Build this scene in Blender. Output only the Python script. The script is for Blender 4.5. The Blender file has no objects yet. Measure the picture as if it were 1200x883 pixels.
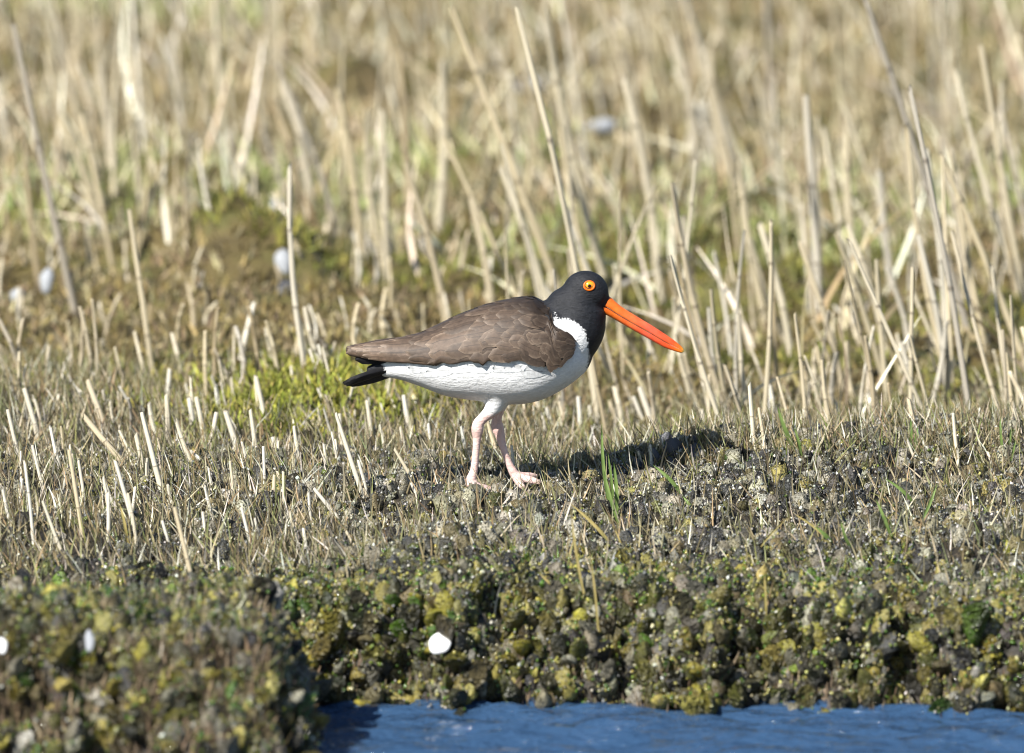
import bpy, bmesh, math, random
import numpy as np
from mathutils import Vector, Matrix

random.seed(7); rng = np.random.default_rng(11)
SC = bpy.context.scene
COL = SC.collection
R = math.radians

# ------------------------------------------------------------------ camera, sky, sun, exposure
S = 950.0                         # photo pixels per metre at the bird
PITCH = R(7.0); DIST = 15.0
FOOT_PY = 578.0                   # photo row of z = 0 in the plane of the bird
ZC = (FOOT_PY - 441.5) / S / math.cos(PITCH)
cam_d = bpy.data.cameras.new('camera'); cam = bpy.data.objects.new('camera', cam_d); COL.objects.link(cam)
CAM = Vector((0.0, -DIST * math.cos(PITCH), ZC + DIST * math.sin(PITCH)))
cam.location = CAM; cam.rotation_euler = (R(90) - PITCH, 0, 0)
cam_d.sensor_width = 36.0; cam_d.lens = 36.0 * DIST / (1200.0 / S)
cam_d.clip_start = 0.5; cam_d.clip_end = 3000
cam_d.dof.use_dof = True; cam_d.dof.focus_distance = DIST - 0.02; cam_d.dof.aperture_fstop = 5.0
cam_d.dof.aperture_blades = 9
SC.camera = cam

SUN_EL, SUN_AZ = 42.0, 38.0       # azimuth: degrees to the left of the direction from bird to camera
L = Vector((-math.sin(R(SUN_AZ)) * math.cos(R(SUN_EL)), -math.cos(R(SUN_AZ)) * math.cos(R(SUN_EL)), math.sin(R(SUN_EL))))
w = bpy.data.worlds.new('World'); SC.world = w; w.use_nodes = True
nt = w.node_tree; bg = nt.nodes['Background']
sky = nt.nodes.new('ShaderNodeTexSky'); sky.sky_type = 'NISHITA'; sky.sun_disc = False
sky.sun_elevation = R(SUN_EL); sky.sun_rotation = math.atan2(L.x, L.y)
sky.air_density = 1.0; sky.dust_density = 0.3; sky.ozone_density = 2.0
nt.links.new(sky.outputs[0], bg.inputs[0]); bg.inputs[1].default_value = 0.07
sd = bpy.data.lights.new('sun', 'SUN'); sun = bpy.data.objects.new('sun', sd); COL.objects.link(sun)
sd.energy = 5.0; sd.angle = R(0.53); sd.color = (1.0, 0.97, 0.92)
sun.rotation_euler = L.to_track_quat('Z', 'Y').to_euler(); sun.location = (-4, -6, 9)
SC.view_settings.view_transform = 'Standard'; SC.view_settings.look = 'None'
SC.view_settings.exposure = 0.76; SC.view_settings.gamma = 1.0; SC.view_settings.use_curve_mapping = False
SC.render.engine = 'CYCLES'; SC.cycles.pixel_filter_type = 'BLACKMAN_HARRIS'; SC.cycles.filter_width = 1.1
SC.cycles.use_denoising = True; SC.cycles.denoiser = 'OPENIMAGEDENOISE'
SC.cycles.max_bounces = 5; SC.cycles.diffuse_bounces = 3; SC.cycles.glossy_bounces = 3
SC.cycles.transmission_bounces = 3; SC.cycles.transparent_max_bounces = 4
SC.cycles.sample_clamp_indirect = 6.0

# ------------------------------------------------------------------ pixels to places
def ray(px, py):
    a = (px - 600) / S / DIST; b = (441.5 - py) / S / DIST
    f = Vector((0, math.cos(PITCH), -math.sin(PITCH))); u = Vector((0, math.sin(PITCH), math.cos(PITCH)))
    return Vector((1, 0, 0)) * a + f + u * b
def at_y(px, py, y):
    d = ray(px, py); t = (y - CAM.y) / d.y
    return CAM + d * t

# ------------------------------------------------------------------ noise
def vnoise(x, y, f, seed=0):
    x = np.asarray(x, float) * f + seed * 17.31; y = np.asarray(y, float) * f - seed * 9.73
    xi = np.floor(x).astype(np.int64); yi = np.floor(y).astype(np.int64)
    fx = x - xi; fy = y - yi; fx = fx * fx * (3 - 2 * fx); fy = fy * fy * (3 - 2 * fy)
    def h(a, b):
        n = (a * 374761393 + b * 668265263 + seed * 144665) & 0xffffffff
        n = ((n ^ (n >> 13)) * 1274126177) & 0xffffffff
        return ((n ^ (n >> 16)) & 0xffffff) / float(0xffffff)
    return (h(xi, yi) * (1 - fx) + h(xi + 1, yi) * fx) * (1 - fy) + (h(xi, yi + 1) * (1 - fx) + h(xi + 1, yi + 1) * fx) * fy - 0.5
def sstep(a, b, x):
    t = np.clip((np.asarray(x, float) - a) / (b - a), 0, 1); return t * t * (3 - 2 * t)

# ------------------------------------------------------------------ terrain
WATER = -0.155
FEET = [(-0.045, -0.02), (0.012, 0.02)]
def shore(x):
    x = np.asarray(x, float)
    return -0.825 + 0.028 * vnoise(x, x * 0, 5, 3) * 2 + 0.03 * vnoise(x, x * 0, 17, 4) * 2 + 0.018 * vnoise(x, x * 0, 43, 15) * 2 
def hummock(x, y):
    # a nearer spur of the bank that juts into the water on the tail side of the bird
    xe = -0.190 + 0.05 * vnoise(y, y * 0, 6, 8)
    m = sstep(xe + 0.04, xe - 0.12, x) * sstep(-1.44, -1.24, y + 0.10 * vnoise(x, y, 7, 21) + 0.05 * vnoise(x, y, 22, 23)) * sstep(-0.62, -0.92, y)
    return m
def terrain(x, y):
    x = np.asarray(x, float); y = np.asarray(y, float)
    front = 0.06 * np.clip(y, -3, 0)
    r = sstep(-0.02, 0.16, x)                              # the crest on the bill side
    r2 = sstep(0.10, 0.24, x)
    crest = r * (0.014 + 0.018 * r2) * sstep(0.02, 0.24, y) * (1 - sstep(0.10 + 0.18 * r2, 0.34 + 0.22 * r2, y)) - 0.035 * r * sstep(0.12 + 0.18 * r2, 0.5 + 0.15 * r2, y)
    crest = crest + (1 - r) * (0.008 * sstep(0.0, 0.3, y) - 0.02 * sstep(0.9, 1.3, y))
    back = 0.022 * np.clip(y - 0.4, 0, 12) + 0.004 * np.clip(y - 12, 0, 400)
    z = front + crest + back
    lump = 0.030 * vnoise(x, y, 5.2, 1) + 0.020 * vnoise(x, y, 11, 2) + 0.010 * vnoise(x, y, 27, 5)
    amp = 1.0 + 1.6 * sstep(1.0, 2.4, y)
    flat = np.ones_like(x)
    for fx, fy in FEET:
        flat = flat * (1 - np.exp(-((x - fx) ** 2 + (y - fy) ** 2) / 0.045 ** 2))
    z = z + lump * amp * flat + 0.10 * sstep(2, 6, y) * vnoise(x, y, 0.9, 9)
    # mossy mound with a hollow at its bill-side end, and a low moss bed before it
    z = z + 0.075 * np.exp(-(((x + 0.345) / 0.10) ** 4 + ((y - 2.12) / 0.16) ** 4))
    z = z - 0.05 * np.exp(-(((x + 0.295) / 0.035) ** 2 + ((y - 1.93) / 0.06) ** 2))
    # bank face
    e = shore(x)
    t = sstep(e - 0.06, e + 0.17 + 0.06 * vnoise(x, y, 14, 6), y)
    z = z * t + (1 - t) * (-0.30)
    z = z - 0.05 * sstep(0.16, 0.0, y - e) * (0.5 + vnoise(x, y, 18, 12)) * t
    hm = hummock(x, y)
    hz = -0.004 + 0.03 * vnoise(x, y, 6, 13) + 0.03 * vnoise(x, y, 15, 14) - 0.03 * sstep(-0.30, -0.20, x)
    z = np.where(hm > 0.001, np.maximum(z, -0.30 + (hz + 0.30) * hm), z)
    return z
def hit(px, py, y0=-2.2, y1=25):
    d = ray(px, py); ys = np.linspace(y0, y1, 4000)
    t = (ys - CAM.y) / d.y; X = CAM.x + d.x * t; Z = CAM.z + d.z * t
    k = np.nonzero(terrain(X, ys) >= Z)[0]
    i = int(k[0]) if len(k) else len(ys) - 1
    return Vector((X[i], ys[i], float(terrain(X[i], ys[i]))))

# ------------------------------------------------------------------ mesh helpers
def mesh_np(name, V, F, col=None, attrs=None, smooth=True):
    V = np.asarray(V, np.float32); F = np.asarray(F, np.int32); k = F.shape[1]
    me = bpy.data.meshes.new(name)
    me.vertices.add(len(V)); me.vertices.foreach_set('co', V.ravel())
    me.loops.add(F.size); me.loops.foreach_set('vertex_index', F.ravel())
    me.polygons.add(len(F)); me.polygons.foreach_set('loop_start', np.arange(0, F.size, k, dtype=np.int32))
    me.polygons.foreach_set('loop_total', np.full(len(F), k, np.int32))
    if smooth: me.polygons.foreach_set('use_smooth', np.ones(len(F), bool))
    if col is not None:
        a = me.attributes.new('Col', 'FLOAT_COLOR', 'POINT')
        a.data.foreach_set('color', np.hstack([np.asarray(col, np.float32), np.ones((len(V), 1), np.float32)]).ravel())
    for n, v in (attrs or {}).items():
        a = me.attributes.new(n, 'FLOAT', 'POINT'); a.data.foreach_set('value', np.asarray(v, np.float32))
    me.update(calc_edges=True); me.validate()
    return me
def link(name, me, mat=None, parent=None, loc=None):
    o = bpy.data.objects.new(name, me); COL.objects.link(o)
    if mat is not None and len(me.materials) == 0: me.materials.append(mat)
    if parent is not None: o.parent = parent
    if loc is not None: o.location = loc
    return o
def tag(o, label=None, cat=None, group=None, kind=None):
    if label: o['label'] = label
    if cat: o['category'] = cat
    if group: o['group'] = group
    if kind: o['kind'] = kind
    return o
def scatter(name, tV, tF, M, T, C, mat, tint=None, smooth=True):
    """many copies of one template in one mesh; M (k,3,3), T (k,3), C (k,3) colour of each copy"""
    k, n = len(T), len(tV)
    V = np.einsum('kij,nj->kni', M, tV) + T[:, None, :]
    F = tF[None] + (np.arange(k) * n)[:, None, None]
    CC = np.repeat(C[:, None, :], n, 1)
    if tint is not None: CC = CC * tint[None, :, None]
    return link(name, mesh_np(name, V.reshape(-1, 3), F.reshape(-1, tF.shape[1]), CC.reshape(-1, 3), smooth=smooth), mat)
def rotz(a):
    c, s = np.cos(a), np.sin(a); M = np.zeros((len(a), 3, 3)); M[:, 0, 0] = c; M[:, 0, 1] = -s; M[:, 1, 0] = s; M[:, 1, 1] = c; M[:, 2, 2] = 1
    return M
def rotx(a):
    c, s = np.cos(a), np.sin(a); M = np.zeros((len(a), 3, 3)); M[:, 0, 0] = 1; M[:, 1, 1] = c; M[:, 1, 2] = -s; M[:, 2, 1] = s; M[:, 2, 2] = c
    return M
def roty(a):
    c, s = np.cos(a), np.sin(a); M = np.zeros((len(a), 3, 3)); M[:, 1, 1] = 1; M[:, 0, 0] = c; M[:, 0, 2] = s; M[:, 2, 0] = -s; M[:, 2, 2] = c
    return M
def scl(M, sx, sy, sz):
    M = M.copy(); M[:, :, 0] *= np.asarray(sx).reshape(-1, 1); M[:, :, 1] *= np.asarray(sy).reshape(-1, 1); M[:, :, 2] *= np.asarray(sz).reshape(-1, 1)
    return M
def ico(sub):
    bm = bmesh.new(); bmesh.ops.create_icosphere(bm, subdivisions=sub, radius=1)
    V = np.array([v.co[:] for v in bm.verts]); F = np.array([[v.index for v in f.verts] for f in bm.faces]); bm.free()
    return V, F
def pick(pal, k, jit=0.18, wts=None):
    pal = np.array(pal); i = rng.choice(len(pal), k, p=None if wts is None else np.array(wts) / sum(wts))
    return np.clip(pal[i] * (1 + jit * rng.standard_normal((k, 1))) * (1 + 0.035 * rng.standard_normal((k, 3))), 0.004, 0.95)

# ------------------------------------------------------------------ materials
def material(name, rough=0.6, spec=0.5):
    m = bpy.data.materials.new(name); m.use_nodes = True; n = m.node_tree
    b = n.nodes['Principled BSDF']; b.inputs['Roughness'].default_value = rough; b.inputs['Specular IOR Level'].default_value = spec
    return m, n, b
def node(n, t, **kw):
    o = n.nodes.new(t)
    for k, v in kw.items():
        if isinstance(k, str) and k in o.inputs: o.inputs[k].default_value = v
        else: setattr(o, k, v)
    return o
def noise_tex(n, scale, detail=4, rough=0.6, vec=None):
    o = n.nodes.new('ShaderNodeTexNoise'); o.inputs['Scale'].default_value = scale; o.inputs['Detail'].default_value = detail; o.inputs['Roughness'].default_value = rough
    if vec is not None: n.links.new(vec, o.inputs['Vector'])
    return o
def ramp(n, fac, stops):
    o = n.nodes.new('ShaderNodeValToRGB'); e = o.color_ramp.elements
    while len(e) < len(stops): e.new(0.5)
    for i, (p, c) in enumerate(stops): e[i].position = p; e[i].color = (*c, 1) if len(c) == 3 else c
    n.links.new(fac, o.inputs[0]); return o
def mix(n, fac, a, b, mode='MIX'):
    o = n.nodes.new('ShaderNodeMix'); o.data_type = 'RGBA'; o.blend_type = mode
    for s, v in ((0, fac), (6, a), (7, b)):
        if isinstance(v, (int, float)): o.inputs[s].default_value = v
        elif isinstance(v, tuple): o.inputs[s].default_value = (*v, 1)
        else: n.links.new(v, o.inputs[s])
    return o.outputs[2]
def math_n(n, op, a, b=0.0):
    o = n.nodes.new('ShaderNodeMath'); o.operation = op
    for s, v in ((0, a), (1, b)):
        if isinstance(v, (int, float)): o.inputs[s].default_value = v
        else: n.links.new(v, o.inputs[s])
    return o.outputs[0]
def bump(n, b, height, strength=0.4, dist=0.002):
    o = n.nodes.new('ShaderNodeBump'); o.inputs['Strength'].default_value = strength; o.inputs['Distance'].default_value = dist
    n.links.new(height, o.inputs['Height']); n.links.new(o.outputs[0], b.inputs['Normal']); return o
def attr(n, name):
    o = n.nodes.new('ShaderNodeAttribute'); o.attribute_name = name; return o
def coord(n): return n.nodes.new('ShaderNodeTexCoord').outputs['Object']

def m_stuff(name, rough, spec=0.4, grain=300, dark=0.7, light=1.25, bmp=0.3, bd=0.001):
    m, n, b = material(name, rough, spec)
    t = noise_tex(n, grain, 3, vec=coord(n))
    r = ramp(n, t.outputs[0], [(0.3, (dark,) * 3), (0.7, (light,) * 3)])
    n.links.new(mix(n, 1.0, attr(n, 'Col').outputs['Color'], r.outputs[0], 'MULTIPLY'), b.inputs['Base Color'])
    if bmp: bump(n, b, t.outputs[0], bmp, bd)
    return m
M_BLADE = m_stuff('dry_blades', 0.55, 0.3, 220, 0.8, 1.2, 0)
M_BEAD = m_stuff('barnacle', 0.30, 0.6, 500, 0.65, 1.3, 0.4)
M_LUMP = m_stuff('wet_algae_lump', 0.17, 0.9, 260, 0.45, 1.45, 0.9, 0.003)
M_CRUST = m_stuff('mud_crust', 0.5, 0.4, 260, 0.45, 1.5, 0.9, 0.003)
M_MOSS = m_stuff('moss', 0.7, 0.3, 150, 0.6, 1.3, 0.5, 0.003)
M_FIBRE = m_stuff('root_fibre', 0.5, 0.5, 260, 0.6, 1.3, 0.3)

def m_mud():
    m, n, b = material('mud', 0.6, 0.45)
    c = coord(n)
    geo = n.nodes.new('ShaderNodeSeparateXYZ'); n.links.new(c, geo.inputs[0])
    t1 = noise_tex(n, 9, 6, 0.65, c); t2 = noise_tex(n, 70, 5, 0.7, c); t3 = noise_tex(n, 2.2, 3, 0.5, c)
    near = ramp(n, t2.outputs[0], [(0.3, (0.010, 0.008, 0.006)), (0.55, (0.030, 0.024, 0.015)), (0.78, (0.12, 0.09, 0.052))])
    moss = ramp(n, t1.outputs[0], [(0.30, (0.050, 0.036, 0.014)), (0.48, (0.13, 0.098, 0.034)), (0.62, (0.11, 0.105, 0.028)), (0.78, (0.22, 0.17, 0.075))])
    k = n.nodes.new('ShaderNodeMapRange'); k.inputs[1].default_value = 0.4; k.inputs[2].default_value = 1.3; n.links.new(geo.outputs[1], k.inputs[0])
    col = mix(n, k.outputs[0], near.outputs[0], moss.outputs[0])
    n.links.new(col, b.inputs['Base Color']); bump(n, b, t2.outputs[0], 0.8, 0.006)
    return m
M_MUD = m_mud()

def m_stalk(name='dry_stalk', stops=[(0.0, (0.54, 0.465, 0.31)), (0.2, (0.68, 0.61, 0.46)), (0.4, (0.40, 0.32, 0.195)), (0.55, (0.72, 0.67, 0.55)), (0.7, (0.38, 0.34, 0.28)), (0.85, (0.64, 0.54, 0.35)), (1.0, (0.54, 0.48, 0.36))]):
    m, n, b = material(name, 0.5, 0.35)
    oi = n.nodes.new('ShaderNodeObjectInfo'); a = attr(n, 'tint')
    r = math_n(n, 'FRACT', math_n(n, 'ADD', oi.outputs['Random'], a.outputs['Fac']))
    base = ramp(n, r, stops)
    h = attr(n, 'along')
    t = noise_tex(n, 60, 4, 0.6, coord(n))
    st = ramp(n, t.outputs[0], [(0.32, (0.62, 0.58, 0.50)), (0.6, (1.0, 1.0, 1.0))])
    col = mix(n, 1.0, base.outputs[0], st.outputs[0], 'MULTIPLY')
    nd = attr(n, 'knot')
    col = mix(n, math_n(n, 'MULTIPLY', nd.outputs['Fac'], 0.75), col, (0.10, 0.075, 0.05))
    n.links.new(col, b.inputs['Base Color'])
    bump(n, b, t.outputs[0], 0.25, 0.001)
    return m
M_STALK = m_stalk()
M_PALE = m_stalk('bleached_stalk', [(0.0, (0.78, 0.70, 0.53)), (0.3, (0.84, 0.79, 0.67)), (0.55, (0.70, 0.58, 0.38)), (0.8, (0.86, 0.83, 0.74)), (1.0, (0.74, 0.66, 0.50))])

def m_mussel():
    m, n, b = material('mussel_shell', 0.36, 0.5)
    oi = n.nodes.new('ShaderNodeObjectInfo'); c = coord(n)
    vec = n.nodes.new('ShaderNodeVectorMath'); vec.operation = 'ADD'; n.links.new(c, vec.inputs[0])
    cmb = n.nodes.new('ShaderNodeCombineXYZ'); n.links.new(math_n(n, 'MULTIPLY', oi.outputs['Random'], 37.0), cmb.inputs[0]); n.links.new(cmb.outputs[0], vec.inputs[1])
    v = n.nodes.new('ShaderNodeTexVoronoi'); v.inputs['Scale'].default_value = 6.5; n.links.new(vec.outputs[0], v.inputs['Vector'])
    t = noise_tex(n, 2.2, 5, 0.65, vec.outputs[0])
    base = n.nodes.new('ShaderNodeVectorMath')
    col0 = attr(n, 'Col').outputs['Color']
    oc = mix(n, 1.0, oi.outputs['Color'], col0, 'MULTIPLY')
    crust = ramp(n, v.outputs['Distance'], [(0.22, (1, 1, 1)), (0.42, (0, 0, 0))])
    msk = math_n(n, 'MULTIPLY', crust.outputs[0], ramp(n, t.outputs[0], [(0.42, (0, 0, 0)), (0.56, (1, 1, 1))]).outputs[0])
    pale = mix(n, oi.outputs['Random'], (0.42, 0.39, 0.24), (0.36, 0.35, 0.30))
    col = mix(n, math_n(n, 'MULTIPLY', msk, 0.85), oc, pale)
    sh = ramp(n, t.outputs[0], [(0.3, (0.45, 0.45, 0.45)), (0.7, (1.35, 1.3, 1.2))])
    col = mix(n, 1.0, col, sh.outputs[0], 'MULTIPLY')
    n.links.new(col, b.inputs['Base Color'])
    hgt = math_n(n, 'ADD', math_n(n, 'MULTIPLY', msk, 0.8), t.outputs[0])
    bump(n, b, hgt, 1.0, 0.18)
    return m
M_MUSSEL = m_mussel()

def m_plain(name, c1, c2, scale, rough=0.5, spec=0.4, bmp=0.3, bd=0.001):
    m, n, b = material(name, rough, spec)
    t = noise_tex(n, scale, 5, 0.6, coord(n))
    n.links.new(ramp(n, t.outputs[0], [(0.3, c1), (0.7, c2)]).outputs[0], b.inputs['Base Color'])
    if bmp: bump(n, b, t.outputs[0], bmp, bd)
    return m
M_WHITE = m_plain('bleached_shell', (0.74, 0.73, 0.70), (0.86, 0.86, 0.85), 90, 0.4, 0.5, 0.2)
M_GREYSHELL = m_plain('grey_shell', (0.20, 0.21, 0.22), (0.42, 0.43, 0.44), 60, 0.45)
M_GREEN = m_plain('green_grass', (0.09, 0.15, 0.035), (0.19, 0.26, 0.075), 40, 0.5, 0.3, 0)
M_OLIVE = m_plain('drying_grass', (0.26, 0.22, 0.07), (0.42, 0.33, 0.13), 40, 0.5, 0.3, 0)
M_DARKSHADE = m_plain('dark_mussel_and_shade', (0.012, 0.013, 0.018), (0.05, 0.05, 0.06), 50, 0.32, 0.6, 0.5)  # black of the mussel clump, also painted shade of the mound's hollow

def m_water():
    m, n, b = material('water', 0.04, 0.5)
    b.inputs['Base Color'].default_value = (0.030, 0.068, 0.135, 1); b.inputs['IOR'].default_value = 1.333
    c = coord(n); mp = n.nodes.new('ShaderNodeMapping'); mp.inputs['Scale'].default_value = (0.35, 1.2, 1); n.links.new(c, mp.inputs[0])
    t = noise_tex(n, 16, 5, 0.62, mp.outputs[0]); bump(n, b, t.outputs[0], 1.0, 0.05)
    return m
M_WATER = m_water()

# ------------------------------------------------------------------ ground and water
def graded(a, b, step, lim_lo, lim_hi):
    core = list(np.arange(a, b + 1e-6, step)); lo, hi = [], []
    v, s = a, step
    while v > lim_lo: s *= 1.25; v -= s; lo.append(v)
    v, s = b, step
    while v < lim_hi: s *= 1.25; v += s; hi.append(v)
    return np.array(lo[::-1] + core + hi)
def grid(xs, ys, zf):
    X, Y = np.meshgrid(xs, ys); Z = zf(X, Y); nx, ny = len(xs), len(ys)
    V = np.stack([X, Y, Z], -1).reshape(-1, 3)
    i = (np.arange(ny - 1)[:, None] * nx + np.arange(nx - 1)[None]).ravel()
    return V, np.stack([i, i + 1, i + nx + 1, i + nx], 1)
gx = graded(-0.95, 0.95, 0.0125, -450, 450)
gy = np.concatenate([graded(-2.0, 1.2, 0.011, -30, 1.2), graded(1.23, 8, 0.04, 1.22, 700)])
gy = np.unique(gy)
V, F = grid(gx, gy, terrain)
tag(link('ground', mesh_np('ground', V, F), M_MUD), 'dark muddy marsh bank sloping down to the water', 'ground', kind='structure')
wx = graded(-0.9, 0.9, 0.010, -450, 450); wy = graded(-1.5, -0.6, 0.005, -500, 0.3)
def ripple(X, Y):
    z = 0
    rr = np.random.default_rng(5)
    for k in range(26):
        lam = 0.03 * 1.17 ** k if k < 16 else 0.06 + 0.2 * rr.random()
        a = rr.normal(0, 0.55) + math.pi / 2
        z = z + 0.024 * lam * min(1.0, (0.06 / lam) ** 0.8) * np.sin((np.cos(a) * X + np.sin(a) * Y) * 2 * math.pi / lam + rr.random() * 6.28 + 1.2 * vnoise(X, Y, 4, 30 + k))
    return z * np.exp(-(np.maximum(np.abs(X) - 1.2, 0) + np.maximum(-2.6 - Y, 0)) * 0.5) + WATER
V, F = grid(wx, wy, ripple)
tag(link('water', mesh_np('water', V, F), M_WATER), 'rippled blue water along the foot of the bank', 'water', kind='structure')

# ------------------------------------------------------------------ the bird
BASE = Vector((-0.02, 0.0, 0.0))
bird = bpy.data.objects.new('oystercatcher', None); COL.objects.link(bird); bird.location = BASE
bird.empty_display_size = 0.05
tag(bird, 'black, brown and white oystercatcher with long orange bill walking on the bank', 'bird')
CP = math.cos(PITCH)
def B(px, py, d=0.0):     # photo px in the bird's plane, depth d in the same unit (negative towards the camera)
    px = np.asarray(px, float); py = np.asarray(py, float); d = np.asarray(d, float) + 0 * px
    return np.stack([(px - 600) / S - BASE.x, d / S, (FOOT_PY - py) / S / CP + 0 * px], -1)

def herm(xs, ys, x):
    xs = np.asarray(xs, float); ys = np.asarray(ys, float); x = np.asarray(x, float)
    d = np.diff(ys) / np.diff(xs); m = np.concatenate([[d[0]], (d[1:] + d[:-1]) / 2, [d[-1]]])
    i = np.clip(np.searchsorted(xs, x) - 1, 0, len(xs) - 2); h = xs[i + 1] - xs[i]; t = np.clip((x - xs[i]) / h, 0, 1)
    return (2*t**3-3*t**2+1)*ys[i] + (t**3-2*t**2+t)*h*m[i] + (-2*t**3+3*t**2)*ys[i+1] + (t**3-t**2)*h*m[i+1]

def tube(points, radii, nseg=16, cap=True, ratio=1.0):
    """closed tube through 3-d points (px space: x, y(row), d) with radii (in plane), ratio = depth radius / in-plane radius"""
    P = np.array(points, float); n = len(P); out = []
    ratio = np.broadcast_to(np.asarray(ratio, float), (n,))
    Tn = np.gradient(P, axis=0); Tn /= np.linalg.norm(Tn, axis=1)[:, None]
    for i in range(n):
        ref = np.array([0, 0, 1.0]); u = np.cross(Tn[i], ref)
        if np.linalg.norm(u) < 0.2: u = np.cross(Tn[i], [0, 1.0, 0])
        u /= np.linalg.norm(u); v = np.cross(Tn[i], u)
        a = np.arange(nseg) * 2 * math.pi / nseg
        out.append(P[i] + radii[i] * (np.cos(a)[:, None] * u + ratio[i] * np.sin(a)[:, None] * v))
    V = np.concatenate(out); F = []
    for i in range(n - 1):
        for j in range(nseg):
            a, b_ = i * nseg + j, i * nseg + (j + 1) % nseg
            F.append((a, b_, b_ + nseg, a + nseg))
    V = list(map(tuple, V)); F = [tuple(f) for f in F]
    if cap:
        for i, rev in ((0, True), (n - 1, False)):
            c = len(V); V.append(tuple(P[i]))
            for j in range(nseg):
                a, b_ = i * nseg + j, i * nseg + (j + 1) % nseg
                F.append((b_, a, c) if rev else (a, b_, c))
    return V, F
def resamp(pts, rad, k):
    pts = np.array(pts, float); s = np.concatenate([[0], np.cumsum(np.linalg.norm(np.diff(pts, axis=0), axis=1))])
    t = np.linspace(0, s[-1], k)
    return np.stack([herm(s, pts[:, j], t) for j in range(pts.shape[1])], 1), herm(s, rad, t)

# body sections: x, top row, widest row, bottom row, half width
bt = np.array([[430, 430, 433, 438, 3], [445, 423, 431, 441.0, 10], [467, 413, 428, 444.7, 21], [493, 403, 424, 453, 30], [519, 390, 421, 463, 39],
               [545, 376, 419, 468, 46], [575, 362, 418, 471.5, 51], [601, 355, 418, 474, 53], [630, 353, 417, 470, 52], [650, 355, 416, 461.5, 48],
               [665, 358, 414, 452.5, 42], [680, 367, 411, 441, 32], [689, 380, 410, 432, 21], [694, 396, 409, 421, 8]])
wt = np.array([[404, 409, 411, 4], [416, 407.5, 412, 9], [442, 402, 414, 16], [467, 398.5, 416, 24], [493, 393.5, 418, 33], [506, 388, 418, 37], [532, 375, 418, 45],
               [558, 364, 418, 51.5], [586, 356.5, 418, 55.5], [612, 351.5, 417.5, 57], [643, 350.5, 416, 55], [660, 354, 414, 49], [680, 364, 412, 37]])
def body_pt(x, th):
    top, zc, bot, hw = [herm(bt[:, 0], bt[:, k], x) for k in (1, 2, 3, 4)]
    s, c = np.sin(th), np.cos(th)
    e = 0.92
    sy = np.sign(s) * np.abs(s) ** e; cy = np.sign(c) * np.abs(c) ** e
    row = np.where(s > 0, zc - (zc - top) * sy, zc - (bot - zc) * sy)
    return x, row, -hw * cy
def wing_pt(x, th, off=0.0):
    """outer surface of the folded wing: th 0 at the widest row, pi/2 at the ridge of the back; off lifts outwards"""
    def raw(x, th):
        top, zc, hw = [herm(wt[:, 0], wt[:, k], x) for k in (1, 2, 3)]
        s, c = np.sin(th), np.cos(th)
        return np.stack([x + 0 * th, zc - (zc - top) * np.sign(s) * np.abs(s) ** 0.92, -hw * np.abs(c) ** 0.92], -1)
    x = np.asarray(x, float); th = np.asarray(th, float)
    p = raw(x, th)
    e = 0.02
    tcl = np.clip(th, -1.2, 1.5)
    dt = raw(x, tcl + e) - raw(x, tcl - e); dx = raw(x + 1, tcl) - raw(x - 1, tcl)
    nrm = np.cross(dt, dx); nrm /= np.linalg.norm(nrm, axis=-1)[..., None] + 1e-9
    flip = np.sign(np.sum(nrm * np.stack([0 * x, -np.sin(tcl), -np.cos(tcl)], -1), -1))[..., None]
    return p + nrm * flip * np.asarray(off, float)[..., None]

bm_v, bm_f = [], []
def add(V, F):
    o = len(bm_v); bm_v.extend([tuple(v) for v in V]); bm_f.extend([tuple(i + o for i in f) for f in F])
# trunk
xs = np.concatenate([np.linspace(430, 690, 60), [693, 694]]); ns = 40
ths = np.arange(ns) * 2 * math.pi / ns
TV = []
for x in xs:
    xx, row, d = body_pt(np.full(ns, x), ths); TV += list(zip(xx, row, d))
TF = []
for i in range(len(xs) - 1):
    for j in range(ns): TF.append((i*ns+j, i*ns+(j+1) % ns, (i+1)*ns+(j+1) % ns, (i+1)*ns+j))
TF.append(tuple(range(ns))[::-1]); TF.append(tuple(range((len(xs)-1)*ns, len(xs)*ns)))
add(TV, TF)
# neck and head
npts = [(652, 408, 0), (662, 396, 0), (672, 382, 0), (677, 367, 0), (680, 353, 0), (684, 345, 0)]
p, r = resamp(npts, [36, 39, 38, 34, 29.5, 25], 24)
add(*tube(p, r, 28, ratio=np.linspace(1.05, 0.84, 24)))
V, F = ico(4)
add([(686 + v[0] * 27.2, 343 - v[1] * 25.4, v[2] * 21.5) for v in V], F)
add([(659 + v[0] * 19, 357 - v[1] * 19, v[2] * 24) for v in V], F)
add([(700 + v[0] * 15, 352 - v[1] * 13, v[2] * 12) for v in V], F)   # lores round the bill base
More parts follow.
